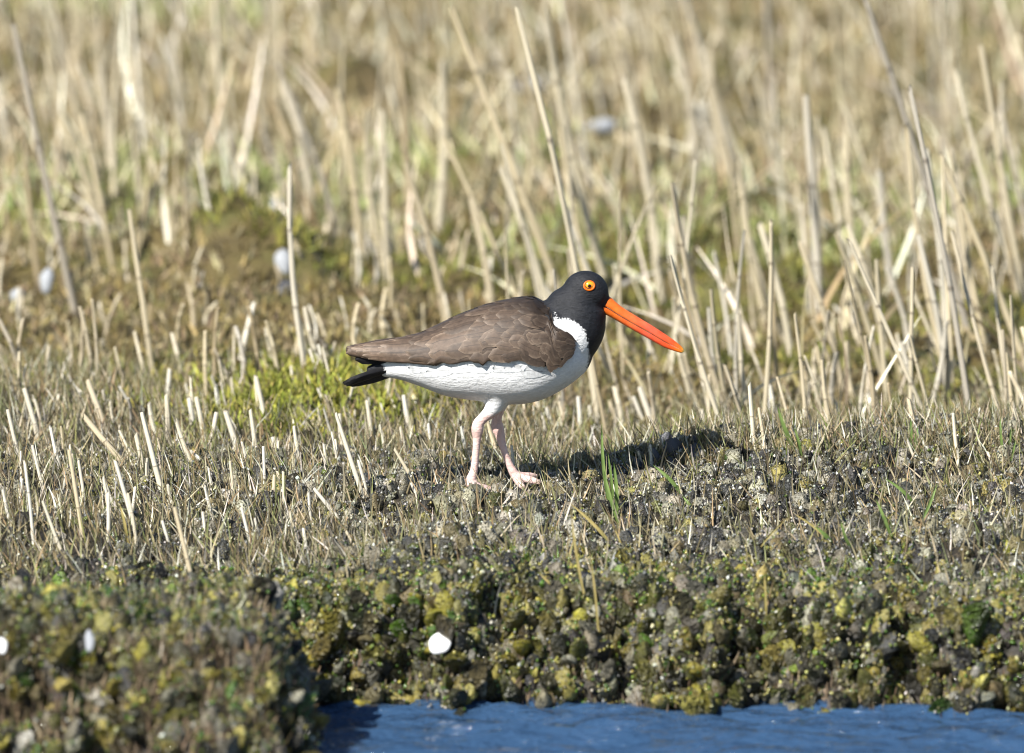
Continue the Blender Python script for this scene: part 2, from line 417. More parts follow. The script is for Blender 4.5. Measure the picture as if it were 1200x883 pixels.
# legs: feathered thigh, tibia, joint, tarsus, toes
def leg(pts, rad, toes):
    p, r = resamp(pts, rad, 44); add(*tube(p, r, 18))
    for tp, tr in toes:
        p, r = resamp(tp, tr, 18); add(*tube(p, r, 12, ratio=0.9))
D1, D2 = -17, 17
leg([(590, 448, D1 * .6), (583, 464, D1 * .9), (575.5, 479, D1), (566, 488, D1), (560.5, 495, D1), (559.5, 502, D1), (559, 511, D1), (557.5, 530, D1), (555, 551, D1), (551.5, 562, D1), (551, 567, D1)],
    [20, 15, 9.2, 6.4, 6.9, 7.4, 5.2, 4.4, 4.9, 6.2, 5.0],
    [([(552, 563, D1), (560, 569, D1 - 4), (569, 575, D1 - 8), (577, 579.5, D1 - 12), (582, 581.5, D1 - 15)], [5.8, 5.2, 5.2, 4.8, 2.6]),
     ([(551, 564, D1), (561, 569, D1 + 4), (573, 573.5, D1 + 9), (583, 576, D1 + 13)], [5.6, 5, 4.6, 2.6]),
     ([(550, 564, D1), (553, 570, D1 - 8), (558, 576, D1 - 18), (562, 580, D1 - 26)], [5.4, 5, 4.6, 2.6])])
leg([(592, 455, D2 * .9), (588, 468, D2), (584.5, 482, D2), (582, 496, D2), (583, 503, D2), (585.5, 511, D2), (590, 528, D2), (597, 547, D2), (602.5, 558, D2), (604, 562, D2)],
    [22, 14, 7.5, 6, 7.6, 6.2, 4.4, 4.4, 5.4, 4.6],
    [([(603, 559, D2), (613, 562.5, D2 - 3), (624, 565, D2 - 6), (634, 567, D2 - 8)], [5, 4.8, 4.6, 2.6]),
     ([(603, 559, D2), (612, 561, D2 + 6), (622, 562, D2 + 12), (630, 563, D2 + 18)], [5, 4.6, 4.2, 2.4]),
     ([(603, 559, D2), (606, 564, D2 - 8), (611, 569, D2 - 18), (614, 572, D2 - 24)], [5, 4.6, 4.2, 2.4])])
A = np.array(bm_v)
raw = bpy.data.meshes.new('raw'); raw.from_pydata([tuple(v) for v in A], [], bm_f); raw.update()
tmp = bpy.data.objects.new('tmp', raw); COL.objects.link(tmp)
rm = tmp.modifiers.new('r', 'REMESH'); rm.mode = 'VOXEL'; rm.voxel_size = 1.5
dg = bpy.context.evaluated_depsgraph_get(); ev = tmp.evaluated_get(dg); em = ev.to_mesh()
nv = len(em.vertices); PV = np.empty(nv * 3, np.float32); em.vertices.foreach_get('co', PV); PV = PV.reshape(-1, 3).astype(float)
ED = np.empty(len(em.edges) * 2, np.int32); em.edges.foreach_get('vertices', ED); ED = ED.reshape(-1, 2)
PF = [tuple(p.vertices) for p in em.polygons]
ev.to_mesh_clear(); bpy.data.objects.remove(tmp); bpy.data.meshes.remove(raw)
deg = np.bincount(ED.ravel(), minlength=nv)[:, None]
wgt = np.where(PV[:, 1] > 488, 0.35, 1.0)[:, None]
def lap(P):
    acc = np.zeros_like(P); np.add.at(acc, ED[:, 0], P[ED[:, 1]]); np.add.at(acc, ED[:, 1], P[ED[:, 0]])
    return acc / np.maximum(deg, 1) - P
for it in range(26):
    PV = PV + 0.55 * wgt * lap(PV); PV = PV - 0.56 * wgt * lap(PV) * (0.93 if it < 25 else 0)
reg = np.exp(-((PV[:, 1:2] - 462) / 13) ** 2) * np.exp(-((PV[:, 0:1] - 585) / 28) ** 2)
reg = np.maximum(reg, np.exp(-((PV[:, 1:2] - 352) / 14) ** 2) * np.exp(-((PV[:, 0:1] - 650) / 14) ** 2))
for it in range(70): PV = PV + 0.6 * reg * lap(PV)
def poly_sd(poly, x, y):
    poly = np.array(poly, float); d = np.full(len(x), 1e9); inside = np.zeros(len(x), bool); k = len(poly)
    for i in range(k):
        a, b_ = poly[i], poly[(i + 1) % k]; e = b_ - a
        t = np.clip(((x - a[0]) * e[0] + (y - a[1]) * e[1]) / (e @ e), 0, 1)
        d = np.minimum(d, np.hypot(x - a[0] - t * e[0], y - a[1] - t * e[1]))
        c = (a[1] > y) != (b_[1] > y)
        inside ^= c & (x < e[0] * (y - a[1]) / (e[1] if e[1] else 1e-9) + a[0])
    return np.where(inside, d, -d)
X_, Y_ = PV[:, 0], PV[:, 1] + 0.1228 * np.abs(PV[:, 2]) * (PV[:, 1] < 478)
black = poly_sd([(641, 340), (642, 352), (647, 366), (653, 374), (666, 374), (677, 380), (685, 389), (688.5, 404), (690, 418), (687, 437), (725, 445), (745, 290), (640, 290)], X_, Y_)
brown = poly_sd([(400, 395), (470, 330), (600, 300), (652, 330), (650, 372), (648, 380), (668, 394), (674, 404), (672, 414), (662, 424), (648, 430), (636, 430), (622, 425), (600, 420), (560, 423), (530, 425), (440, 422)], X_, Y_)
tailb = poly_sd([(380, 415), (446, 424), (452, 432), (442, 446), (380, 470)], X_, Y_)
bare = Y_ - (483 + 2 * vnoise(X_, PV[:, 2], 0.2, 40))
W3 = B(PV[:, 0], PV[:, 1], PV[:, 2])
F4 = np.array([f if len(f) == 4 else (*f, f[-1]) for f in PF], np.int32)
me = mesh_np('body', W3, F4, attrs={'black': black, 'brown': brown, 'tailb': tailb, 'bare': bare, 'mantle': sstep(612, 650, X_ + 0.25 * (380 - Y_))})
def m_body():
    m, n, b = material('plumage', 0.62, 0.3)
    c = coord(n)
    jag = noise_tex(n, 420, 3, 0.6, c); big = noise_tex(n, 60, 4, 0.6, c)
    mp = n.nodes.new('ShaderNodeMapping'); mp.inputs['Scale'].default_value = (0.35, 1, 1.2); mp.inputs['Rotation'].default_value = (0, 0.35, 0); n.links.new(c, mp.inputs[0])
    fib = noise_tex(n, 330, 4, 0.65, mp.outputs[0])
    def mask(name, amp, soft):
        v = math_n(n, 'ADD', attr(n, name).outputs['Fac'], math_n(n, 'MULTIPLY', math_n(n, 'SUBTRACT', jag.outputs[0], 0.5), amp))
        o = n.nodes.new('ShaderNodeMapRange'); o.inputs[1].default_value = -soft; o.inputs[2].default_value = soft; n.links.new(v, o.inputs[0]); return o.outputs[0]
    white = ramp(n, fib.outputs[0], [(0.3, (0.70, 0.69, 0.67)), (0.6, (0.84, 0.83, 0.81))]).outputs[0]
    blk = ramp(n, fib.outputs[0], [(0.3, (0.007, 0.0075, 0.009)), (0.7, (0.020, 0.021, 0.025))]).outputs[0]
    brn = ramp(n, big.outputs[0], [(0.3, (0.045, 0.032, 0.023)), (0.7, (0.085, 0.062, 0.045))]).outputs[0]
    pink = ramp(n, big.outputs[0], [(0.3, (0.66, 0.42, 0.36)), (0.7, (0.78, 0.58, 0.52))]).outputs[0]
    brn = mix(n, attr(n, 'mantle').outputs['Fac'], brn, blk)
    col = mix(n, mask('brown', 6, 1.2), white, brn)
    col = mix(n, mask('black', 13, 1.0), col, blk)
    col = mix(n, mask('tailb', 6, 2), col, blk)
    col = mix(n, mask('bare', 7, 2.5), col, pink)
    n.links.new(col, b.inputs['Base Color'])
    bump(n, b, math_n(n, 'ADD', fib.outputs[0], math_n(n, 'MULTIPLY', big.outputs[0], 0.8)), 0.5, 0.003)
    return m
link('body', me, m_body(), bird)

# ---- wings: a shell with rolled edge, feathers laid over it
low = np.array([[404, 412], [416, 416], [444, 421], [480, 424.5], [509, 426], [530, 427], [550, 423], [566, 426], [581, 421], [597, 423], [612, 424], [622, 427], [638, 432], [648, 431], [664, 425], [672, 416], [676, 404]])
_lx = np.concatenate([np.arange(404, 676, 3.0), [676]]); _lr = np.random.default_rng(8)
_tuft = 3.2 * np.maximum(0, np.sin(_lx * 0.21 + 0.6 * np.sin(_lx * 0.07))) ** 2 * sstep(525, 550, _lx)
low = np.stack([_lx, np.interp(_lx, low[:, 0], low[:, 1]) - _tuft + _lr.normal(0, 1.1, len(_lx)) * sstep(440, 480, _lx)], 1)
low[:, 1] -= 0.1228 * np.interp(low[:, 0], wt[:, 0], wt[:, 3]) * 0.95
def th_of(x, row):
    top, zc = herm(wt[:, 0], wt[:, 1], x), herm(wt[:, 0], wt[:, 2], x)
    s = np.clip((zc - row) / np.maximum(zc - top, 1), -0.6, 1)
    return np.sign(s) * np.arcsin(np.abs(s) ** (1 / 0.92))
def th_low(x): return th_of(x, np.interp(x, low[:, 0], low[:, 1]))
def th_top(x):
    up = np.interp(x, [644, 650, 660, 669, 675.5], [350, 377, 383, 389, 397])
    return np.where(x < 645, math.pi / 2, th_of(x, up))
def xv(x, v):            # v 0 at the top edge, 1 at the lower edge
    return th_top(x) * (1 - v) + th_low(x) * v
def m_feather(name, dark, lightc, fringe):
    m, n, b = material(name, 0.55, 0.35)
    u, v, q = attr(n, 'across').outputs['Fac'], attr(n, 'along').outputs['Fac'], attr(n, 'shade').outputs['Fac']
    t = noise_tex(n, 160, 4, 0.65, coord(n))
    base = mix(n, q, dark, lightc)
    au = math_n(n, 'ABSOLUTE', u)
    edge = math_n(n, 'MAXIMUM', math_n(n, 'POWER', au, 5.0), math_n(n, 'POWER', v, 12.0))
    base = mix(n, math_n(n, 'MULTIPLY', edge, math_n(n, 'MULTIPLY', math_n(n, 'MULTIPLY', q, math_n(n, 'ADD', t.outputs[0], 0.3)), 0.7)), base, fringe)
    shaft = math_n(n, 'LESS_THAN', au, 0.06)
    base = mix(n, math_n(n, 'MULTIPLY', shaft, 0.45), base, (0.02, 0.014, 0.01))
    sh = ramp(n, t.outputs[0], [(0.3, (0.72, 0.72, 0.72)), (0.7, (1.25, 1.25, 1.25))])
    n.links.new(mix(n, 1.0, base, sh.outputs[0], 'MULTIPLY'), b.inputs['Base Color'])
    barb = n.nodes.new('ShaderNodeTexWave'); barb.inputs['Scale'].default_value = 9; barb.inputs['Distortion'].default_value = 2
    cb = n.nodes.new('ShaderNodeCombineXYZ'); n.links.new(math_n(n, 'SUBTRACT', v, math_n(n, 'MULTIPLY', au, 0.35)), cb.inputs[0]); n.links.new(cb.outputs[0], barb.inputs['Vector'])
    bump(n, b, barb.outputs['Fac'], 0.15, 0.0006)
    return m
M_FEATH = m_feather('brown_feather', (0.026, 0.018, 0.013), (0.142, 0.095, 0.064), (0.42, 0.32, 0.23))
M_BLACKF = m_feather('black_feather', (0.010, 0.010, 0.012), (0.030, 0.028, 0.028), (0.05, 0.045, 0.04))
M_WHITEF = m_feather('white_feather', (0.76, 0.755, 0.74), (0.84, 0.835, 0.82), (0.86, 0.86, 0.85))
NS, NU = 7, 4
SG = np.linspace(0, 1, NS + 1); UG = np.linspace(-1, 1, NU + 1)
def feather_mesh(pt_fn, shade):
    V, al, ac = [], [], []
    for s in SG:
        wv = (min(1, 0.45 + 1.6 * s) if s < 0.7 else math.sqrt(max(0, 1 - ((s - 0.7) / 0.3) ** 2.2))) if s < 1 else 0.06
        for u in UG:
            V.append(pt_fn(s, u, wv)); al.append(s); ac.append(u)
    F = [(i*(NU+1)+j, i*(NU+1)+j+1, (i+1)*(NU+1)+j+1, (i+1)*(NU+1)+j) for i in range(NS) for j in range(NU)]
    P = np.array(V); W = B(P[:, 0], P[:, 1], P[:, 2])
    return mesh_np('feather', W, np.array(F), attrs={'along': al, 'across': ac, 'shade': np.full(len(V), shade)})
def wing(side):
    sg = 1 if side == 'near' else -1
    xs = np.linspace(406, 676, 110); vs = np.linspace(0, 1, 22)
    Xg, Vg = np.meshgrid(xs, vs, indexing='ij')
    off = np.full(Xg.shape, 1.0); edge = np.minimum(Vg / 0.05 + (Xg < 645) * 9, (1 - Vg) / 0.05); edge = np.minimum(edge, np.minimum((Xg - 406) / 6 + 0.3, (676 - Xg) / 5))
    off = np.where(edge < 1, -4 + 5 * np.clip(edge, 0, 1), off)
    Pr = wing_pt(Xg, xv(Xg, Vg), off * 0); upper = sstep(384, 374, Pr[..., 1]) * sstep(622, 642, Xg)
    off = off - 6.0 * upper
    P = wing_pt(Xg, xv(Xg, Vg), off).reshape(-1, 3)
    n = len(vs); i = (np.arange(len(xs) - 1)[:, None] * n + np.arange(n - 1)[None]).ravel()
    F = np.stack([i, i + 1, i + n + 1, i + n], 1)
    W = B(P[:, 0], P[:, 1], P[:, 2] * sg)
    o = link('wing', mesh_np('wing', W, F, attrs={'along': np.full(len(P), .5), 'across': np.full(len(P), .3), 'shade': 0.22 * (1 - sstep(600, 640, P[:, 0]) * sstep(400, 380, P[:, 1]))}), M_FEATH, bird)
    rg = random.Random(3)
    items = []
    x = 676.0
    row = 0
    while x > 452:
        Lf = float(np.interp(x, [440, 500, 560, 610, 645, 676], [78, 72, 58, 36, 24, 16]))
        Wf = Lf * float(np.interp(x, [440, 560, 640, 676], [0.11, 0.155, 0.23, 0.30]))
        hgt = float(np.interp(x, [404, 440, 480, 530, 580, 640, 676], [5, 20, 32, 62, 82, 84, 30]))
        nvr = max(3, int(hgt / (Wf * 1.3)))
        for k in range(nvr):
            v = (k + 0.5 * (row % 2) + 0.25 + rg.uniform(-.12, .12)) / nvr
            if v > 1.0 or (side == 'far' and v > 0.45): continue
            items.append((x + rg.uniform(-.3, .3) * Lf * .6, v, Lf * rg.uniform(.8, 1.3), Wf * rg.uniform(.8, 1.2), hgt))
        x -= Lf * 0.37; row += 1
    # long flight feathers: stacked along the lower rear
    for k in range(7):
        items.append((530 - 5 * k, 0.34 + 0.095 * k, 104 - 5.0 * k, 5.0, float(30)))
    items.sort(key=lambda t: t[0])
    for (x0, v0, Lf, Wf, hgt) in items:
        ph = rg.uniform(0, 1); jit = rg.uniform(-0.3, 0.3); dv = rg.uniform(-0.07, 0.08)
        def pt(s, u, wv):
            x = max(407.0, x0 - Lf * s)
            hx = float(np.interp(x, [404, 440, 480, 530, 580, 640, 676], [5, 20, 32, 62, 82, 84, 30]))
            v = min(1.0 + 0.03 * ph, max(-0.02, v0 + dv * s + u * wv * Wf / max(hx, 14)))
            q = wing_pt(np.array([x]), xv(np.array([x]), np.array([v])), np.array([0.9 + jit + 2.4 * s ** 0.8 + 0.6 * (1 - u * u)]))[0]
            if x > 618: q = wing_pt(np.array([x]), xv(np.array([x]), np.array([v])), np.array([(0.9 + jit + 2.4 * s ** 0.8) - 6.5 * float(sstep(384, 374, q[1]) * sstep(622, 642, x))]))[0]
            return (q[0], q[1], q[2] * sg)
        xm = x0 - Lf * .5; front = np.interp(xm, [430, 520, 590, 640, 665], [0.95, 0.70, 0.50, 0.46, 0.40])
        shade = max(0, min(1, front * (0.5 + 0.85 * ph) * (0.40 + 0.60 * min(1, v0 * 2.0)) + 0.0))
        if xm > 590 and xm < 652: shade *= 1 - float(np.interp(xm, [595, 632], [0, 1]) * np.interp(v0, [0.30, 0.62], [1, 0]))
        link('feather', feather_mesh(pt, shade), M_FEATH, o)
    return o
wing('near'); wing('far')
# free feathers: black wing tips, tail fan
def free_feather(name, b0, t0, width, mat, shade, droop=0.0, cup=1.0, parent=bird, tilt=0.5):
    b0, t0 = np.array(b0, float), np.array(t0, float); ax = t0 - b0
    side = np.cross(ax, [0, 0, 1.0]); side /= np.linalg.norm(side); dep = np.array([0, 0, 1.0])
    wv_ = side * math.cos(tilt) + dep * math.sin(tilt); nn = np.cross(ax / np.linalg.norm(ax), wv_)
    def pt(s, u, wv):
        p = b0 + ax * s + wv_ * (u * wv * width) + nn * (cup * (1 - u * u)) + np.array([0, droop * s * s, 0]); return tuple(p)
    return link(name, feather_mesh(pt, shade), mat, parent)
for k in range(11):
    f = (k - 5) / 5.0
    free_feather('tail_feather', (458, 432 + 0.6 * abs(f), 11 * f), (402.5 + 4 * abs(f) + random.uniform(-1, 1), 449.5 - 2.0 * (1 - abs(f)) + random.uniform(-1, 1), 14 * f), 5.4, M_BLACKF, 0.2 + 0.5 * (k % 2), tilt=1.0, droop=1.5, cup=1.5)
for k in range(5):
    free_feather('tail_feather', (458, 429 + 2.6 * k, -11 + 2 * k), (403 + 2.2 * (k - 3) ** 2 * 0.6, 445.5 + 1.3 * k, -10 + 2 * k), 5.6, M_BLACKF, 0.15 + 0.12 * k, tilt=0.25, cup=1)
for sgn in (-1, 1):
    free_feather('primary_feather', (462, 415, sgn * 14), (405, 409.5, sgn * 7), 3.2, M_BLACKF, 0.4, tilt=0.3)
    free_feather('primary_feather', (470, 417, sgn * 15), (416, 423, sgn * 8), 6.5, M_BLACKF, 0.2, tilt=0.3, droop=-2)
    free_feather('primary_feather', (474, 420, sgn * 13), (424, 419, sgn * 6), 5.5, M_BLACKF, 0.1, tilt=0.3)
# white flank feathers breaking up the wing's lower edge
rg = random.Random(9)
def flank(x0, row0, Lf, Wf, ang, lift):
    ca, sa = math.cos(ang), math.sin(ang)
    def pt(s, u, wv):
        x = x0 - Lf * s * ca + u * wv * Wf * sa; row = row0 + Lf * s * sa + u * wv * Wf * ca
        bx = np.array([min(688.0, max(436.0, x))]); zc, bot, top, hw = [float(herm(bt[:, 0], bt[:, k], bx)[0]) for k in (2, 3, 1, 4)]
        s_ = (zc - row) / (zc - top) if row < zc else (zc - row) / (bot - zc)
        s_ = max(-0.985, min(0.985, s_)); a = math.copysign(abs(s_) ** (1 / .92), s_); c_ = math.sqrt(max(0, 1 - a * a)) ** .92
        return (x, row, -(hw * c_ + 0.25 + lift * (0.25 + 0.9 * s) * (1 - u) * 0.5))
    link('flank_feather', feather_mesh(pt, rg.random()), M_WHITEF, bird)
for k in range(26):
    x0 = rg.uniform(500, 640); Lf = rg.uniform(24, 40)
    flank(x0, float(np.interp(x0 - Lf * .6, low[:, 0], low[:, 1])) + rg.uniform(4, 9), Lf, rg.uniform(5, 8), R(rg.uniform(-8, 6)), rg.uniform(1.0, 2.2))
# ---- bill
bs = np.array([[707, 346.5, 700, 364], [715.5, 348.8, 708, 368.2], [728, 359.4, 721, 375.2], [746.7, 371.3, 740, 386.2], [765, 382.4, 758, 396.2], [783, 394.2, 777, 406.8], [794, 402.3, 790, 411.6], [799.8, 407.6, 798, 413.8], [801.6, 410.6, 801.0, 412.6]])
bw = [8.5, 7.6, 6.0, 4.6, 3.8, 3.2, 2.6, 1.9, 0.7]
def m_bill():
    m, n, b = material('bill', 0.34, 0.5)
    t = attr(n, 'along').outputs['Fac']; z = noise_tex(n, 120, 3, 0.6, coord(n))
    r = ramp(n, t, [(0.0, (0.80, 0.13, 0.012)), (0.22, (0.84, 0.175, 0.020)), (0.48, (0.83, 0.115, 0.055)), (0.70, (0.84, 0.10, 0.018)), (0.84, (0.86, 0.20, 0.012)), (0.97, (0.88, 0.52, 0.09))])
    sh = ramp(n, z.outputs[0], [(0.3, (0.82, 0.72, 0.65)), (0.7, (1.08, 1.18, 1.25))])
    n.links.new(mix(n, 1.0, r.outputs[0], sh.outputs[0], 'MULTIPLY'), b.inputs['Base Color']); bump(n, b, z.outputs[0], 0.12, 0.001)
    b.inputs['Subsurface Weight'].default_value = 0.12; b.inputs['Subsurface Radius'].default_value = (0.004, 0.0015, 0.0005)
    return m
M_BILL = m_bill()
tt = np.linspace(0, 1, 34); sx = np.linspace(0, 1, len(bs))
bt_ = np.stack([herm(sx, bs[:, k], tt) for k in range(4)], 1); bwid = herm(sx, bw, tt)
gape = np.interp(tt, [0, 0.3, 0.6, 1], [0.60, 0.58, 0.55, 0.5])
for nm, lo_, hi_ in (('upper_mandible', 0.0, None), ('lower_mandible', None, 1.0)):
    V, al = [], []; nr = 14
    for i in range(len(tt)):
        T_, B_ = bt_[i, :2], bt_[i, 2:]; g = gape[i]; gap = 0.016 if tt[i] < .93 else 0.0
        a0, a1 = (0.0, g - gap) if nm[0] == 'u' else (g + gap, 1.0)
        for j in range(nr):
            a = 2 * math.pi * j / nr; h = 0.5 - 0.5 * math.cos(a)       # 0 top .. 1 bottom
            f = a0 + (a1 - a0) * h
            full = math.sqrt(max(0.0, 1 - (2 * f - 1) ** 2)) ** 0.75
            inner = min(1.0, abs(math.sin(a)) * 2.6) ** 0.6 if (h > 0.5) == (nm[0] == 'u') else abs(math.sin(a)) ** 0.7
            p = T_ + (B_ - T_) * f
            V.append((p[0], p[1], math.copysign(bwid[i] * (0.8 * full + 0.2) * inner, math.sin(a)))); al.append(tt[i])
    F = [(i*nr+j, i*nr+(j+1) % nr, (i+1)*nr+(j+1) % nr, (i+1)*nr+j) for i in range(len(tt)-1) for j in range(nr)]
    V = np.array(V); link(nm, mesh_np(nm, B(V[:, 0], V[:, 1], V[:, 2]), np.array(F), attrs={'along': al}), M_BILL, bird)
M_NOSTRIL = m_plain('nostril', (0.06, 0.008, 0.004), (0.09, 0.012, 0.006), 50, 0.6, 0.2, 0)
# ---- eyes
M_IRIS = m_plain('iris', (0.85, 0.30, 0.016), (0.90, 0.37, 0.025), 60, 0.15, 0.6, 0)
M_RING = m_plain('eye_ring', (0.72, 0.12, 0.006), (0.80, 0.17, 0.010), 60, 0.4, 0.4, 0)
M_PUPIL = m_plain('pupil', (0.002, 0.002, 0.002), (0.004, 0.004, 0.004), 60, 0.06, 0.8, 0)
def head_d(x, y): return 21.3 * math.sqrt(max(0.05, 1 - ((x - 686) / 27.2) ** 2 - ((y - 343) / 25.4) ** 2))
def disc_dome(cx, cy, d0, rx, ry, depth, sgn, n=20, rings=5):
    V = [(cx, cy, sgn * (d0 + depth))]
    for i in range(1, rings + 1):
        f = i / rings
        for j in range(n):
            a = 2 * math.pi * j / n; V.append((cx + rx * f * math.cos(a), cy + ry * f * math.sin(a), sgn * (d0 + depth * (1 - f * f))))
    F = [(0, 1 + j, 1 + (j + 1) % n, 1 + (j + 1) % n) for j in range(n)]
    F += [(1+(i-1)*n+j, 1+i*n+j, 1+i*n+(j+1) % n, 1+(i-1)*n+(j+1) % n) for i in range(1, rings) for j in range(n)]
    V = np.array(V); return mesh_np('dome', B(V[:, 0], V[:, 1], V[:, 2]), np.array(F))
for sgn in (-1, 1):
    ex, ey = 690.3, 333.0; ed = head_d(ex, ey)
    eye = link('eye', disc_dome(ex, ey, ed - 0.6, 6.0, 4.9, 2.4, sgn), M_IRIS, bird)
    link('pupil', disc_dome(ex + 0.4, ey + 0.2, ed + 1.55, 2.1, 2.1, 0.6, sgn, 14, 3), M_PUPIL, eye)
    n1, n2 = 24, 8; V = []
    for i in range(n1):
        a = 2 * math.pi * i / n1
        for j in range(n2):
            c = 2 * math.pi * j / n2; rr = 1.25 * math.cos(c)
            vx, vy = ex + (6.0 + rr) * math.cos(a), ey + (4.9 + rr) * math.sin(a)
            V.append((vx, vy, sgn * (head_d(ex + 6.0 * math.cos(a), ey + 4.9 * math.sin(a)) + 0.5 + 1.2 * math.sin(c))))
    F = [(i*n2+j, i*n2+(j+1) % n2, ((i+1) % n1)*n2+(j+1) % n2, ((i+1) % n1)*n2+j) for i in range(n1) for j in range(n2)]
    V = np.array(V); link('eye_ring', mesh_np('ring', B(V[:, 0], V[:, 1], V[:, 2]), np.array(F)), M_RING, eye)
    link('nostril', disc_dome(718.6, 360.4, 5.4, 1.9, 0.55, 1.3, sgn, 10, 2), M_NOSTRIL, bird)

# ------------------------------------------------------------------ stalks
def stalk_mesh(seed, knots, bend, cut):
    rg = random.Random(seed); n = 6; hs = [0, 0.04]
    for k in knots: hs += [k - 0.012, k, k + 0.012]
    hs += [0.5, 0.97, 1.0]; hs = sorted(set(hs))
    V, al, kn = [], [], []
    for h in hs:
        kk = 1.0 if any(abs(h - k) < 1e-6 for k in knots) else 0.0
        r = (1.0 - 0.30 * h) * (1.14 if kk else 1.0)
        if h == 1.0: r *= 0.86
        ox = bend * (h * h - 0.2 * h); oy = 0.5 * bend * math.sin(3 * h)
        for j in range(n):
            a = 2 * math.pi * j / n + 0.3 * seed
            V.append((ox * 9 + r * math.cos(a), oy * 9 + r * math.sin(a), h + (cut * math.cos(a) if h == 1.0 else 0))); al.append(h); kn.append(kk)
    m = len(hs); F = [(i*n+j, i*n+(j+1) % n, (i+1)*n+(j+1) % n, (i+1)*n+j) for i in range(m-1) for j in range(n)]
    # hollow cut end
    c = len(V); r0 = V[-n:]
    for (x, y, z) in r0: V.append(((x - bend * 7.2) * 0.5 + bend * 7.2, y * 0.5, z - 0.004)); al.append(1); kn.append(0.8)
    F += [((m-1)*n+j, (m-1)*n+(j+1) % n, c+(j+1) % n, c+j) for j in range(n)]
    F += [(c, c+1, c+2, c+3), (c, c+3, c+4, c+5)]
    return np.array(V), np.array(F), np.array(al), np.array(kn)
ST_SHORT = [stalk_mesh(i, kn, b_, c_) for i, (kn, b_, c_) in enumerate([((), .0, .02), ((.55,), .06, .03), ((.4,), -.05, .0), ((.7,), .1, .04), ((), -.08, .02)])]
ST_TALL = [stalk_mesh(i + 10, kn, b_, c_) for i, (kn, b_, c_) in enumerate([((.3, .62), .25, .0), ((.45, .8), -.3, .01), ((.25, .5, .75), .4, .0), ((.6,), -.15, .0), ((.35, .7), .55, .01)])]
def as_me(t): return mesh_np('stalk', t[0], t[1], attrs={'tint': np.zeros(len(t[0])), 'along': t[2], 'knot': t[3]})
ME_SHORT = [as_me(t) for t in ST_SHORT]; ME_TALL = [as_me(t) for t in ST_TALL]
def stalk_matrix(b_, t_, r, spin):
    ax = t_ - b_; q = ax.to_track_quat('Z', 'Y').to_matrix() @ Matrix.Rotation(spin, 3, 'Z')
    return q, ax.length
stalks = []      # (screen size, kind, base, tip, radius, variant, spin, label, group)
def add_stalk(kind, b_, t_, r, label=None, group=None):
    stalks.append([kind, b_, t_, r, random.randrange(5), random.random() * 6.28, label, group])
def from_px(kind, xt, yt, xb, yb, wpx, y=None, label=None, lean_y=0.0):
    b_ = hit(xb, yb) if y is None else at_y(xb, yb, y)
    if y is not None: b_.z = float(terrain(b_.x, b_.y)) - 0.01 if abs(float(terrain(b_.x, b_.y)) - b_.z) < 0.2 else b_.z
    t_ = at_y(xt, yt, b_.y + lean_y); k = (b_.y - CAM.y) / DIST
    ax = (t_ - b_)
    add_stalk(kind, b_ - ax.normalized() * 0.012, t_, wpx / S * k / 2 * (1.25 if kind == 'short' else 1.0), label)
NEAR = """97,489,146,546,7;157,553,168,568,5;197,433,197,475,6;194,463,197,513,6;298,441,312,500,6;253,483,245,530,6;264,482,280,533,7;295,480,301,535,5;222,466,226,507,6;
230,465,240,520,6;205,494,227,550,5.5;223,527,245,550,5;102,447,125,510,7;28,455,45,515,6;37,522,52,580,4;80,527,97,630,5;92,540,100,590,4;157,510,170,560,6;167,483,190,580,6;
174,473,182,510,5;135,540,160,626,5;128,577,127,637,4.5;205,594,226,686,5;308,523,310,570,4;320,557,321,590,5;332,553,333,593,4;320,512,325,540,7;368,573,400,613,5;
397,485,399,520,5;360,577,365,617,4;30,543,40,647,4;50,587,72,647,4;2,573,13,617,4;395,485,426,583,5;462,526,487,569,4;474,463,480,508,6;571,495,587,544,5;501,497,504,526,4;
628,468,637,495,6;677,465,682,508,6;722,454,730,508,7;748,454,766,501,7;741,465,756,501,5;714,470,722,497,5;761,522,763,556,4;877,450,884,525,5;889,479,896,527,4;824,480,826,502,5;
905,509,910,527,4.5;979,470,987,500,6;992,486,996,502,4;1066,467,1074,512,6;1117,485,1122,535,4.5;1104,477,1106,492,5;1185,472,1186,495,5;1016,462,1024,499,7;904,450,911,500,6;
540,500,548,540,4;640,478,650,505,5;655,470,664,506,5;690,476,697,506,5;446,498,454,540,4;430,470,436,515,5;345,500,352,545,5;380,520,386,560,4;60,500,72,560,5;8,480,22,540,5;
120,560,130,610,4;150,580,160,640,4;240,570,252,615,4;270,540,276,590,4;283,595,294,640,4;190,610,200,650,4;340,600,350,640,4;420,540,430,580,4;470,500,476,540,4"""
special = {(97, 489): 'thick white cut stalk tipped over furthest among the upright stubble', (877, 450): 'slender white upright cut stalk, tallest on the bank crest past the bill',
           (748, 454): 'stout white leaning stalk on the crest below the bill', (205, 594): 'long bright stalk leaning over the dark mussel hollow', (571, 495): 'leaning cut stalk standing between the two pink legs',
           (761, 522): 'short white stalk standing before the dark mussel clump'}
for ln in NEAR.replace('\n', '').split(';'):
    a = [float(v) for v in ln.split(',')]
    from_px('short', *a, label=special.get((int(a[0]), int(a[1]))))
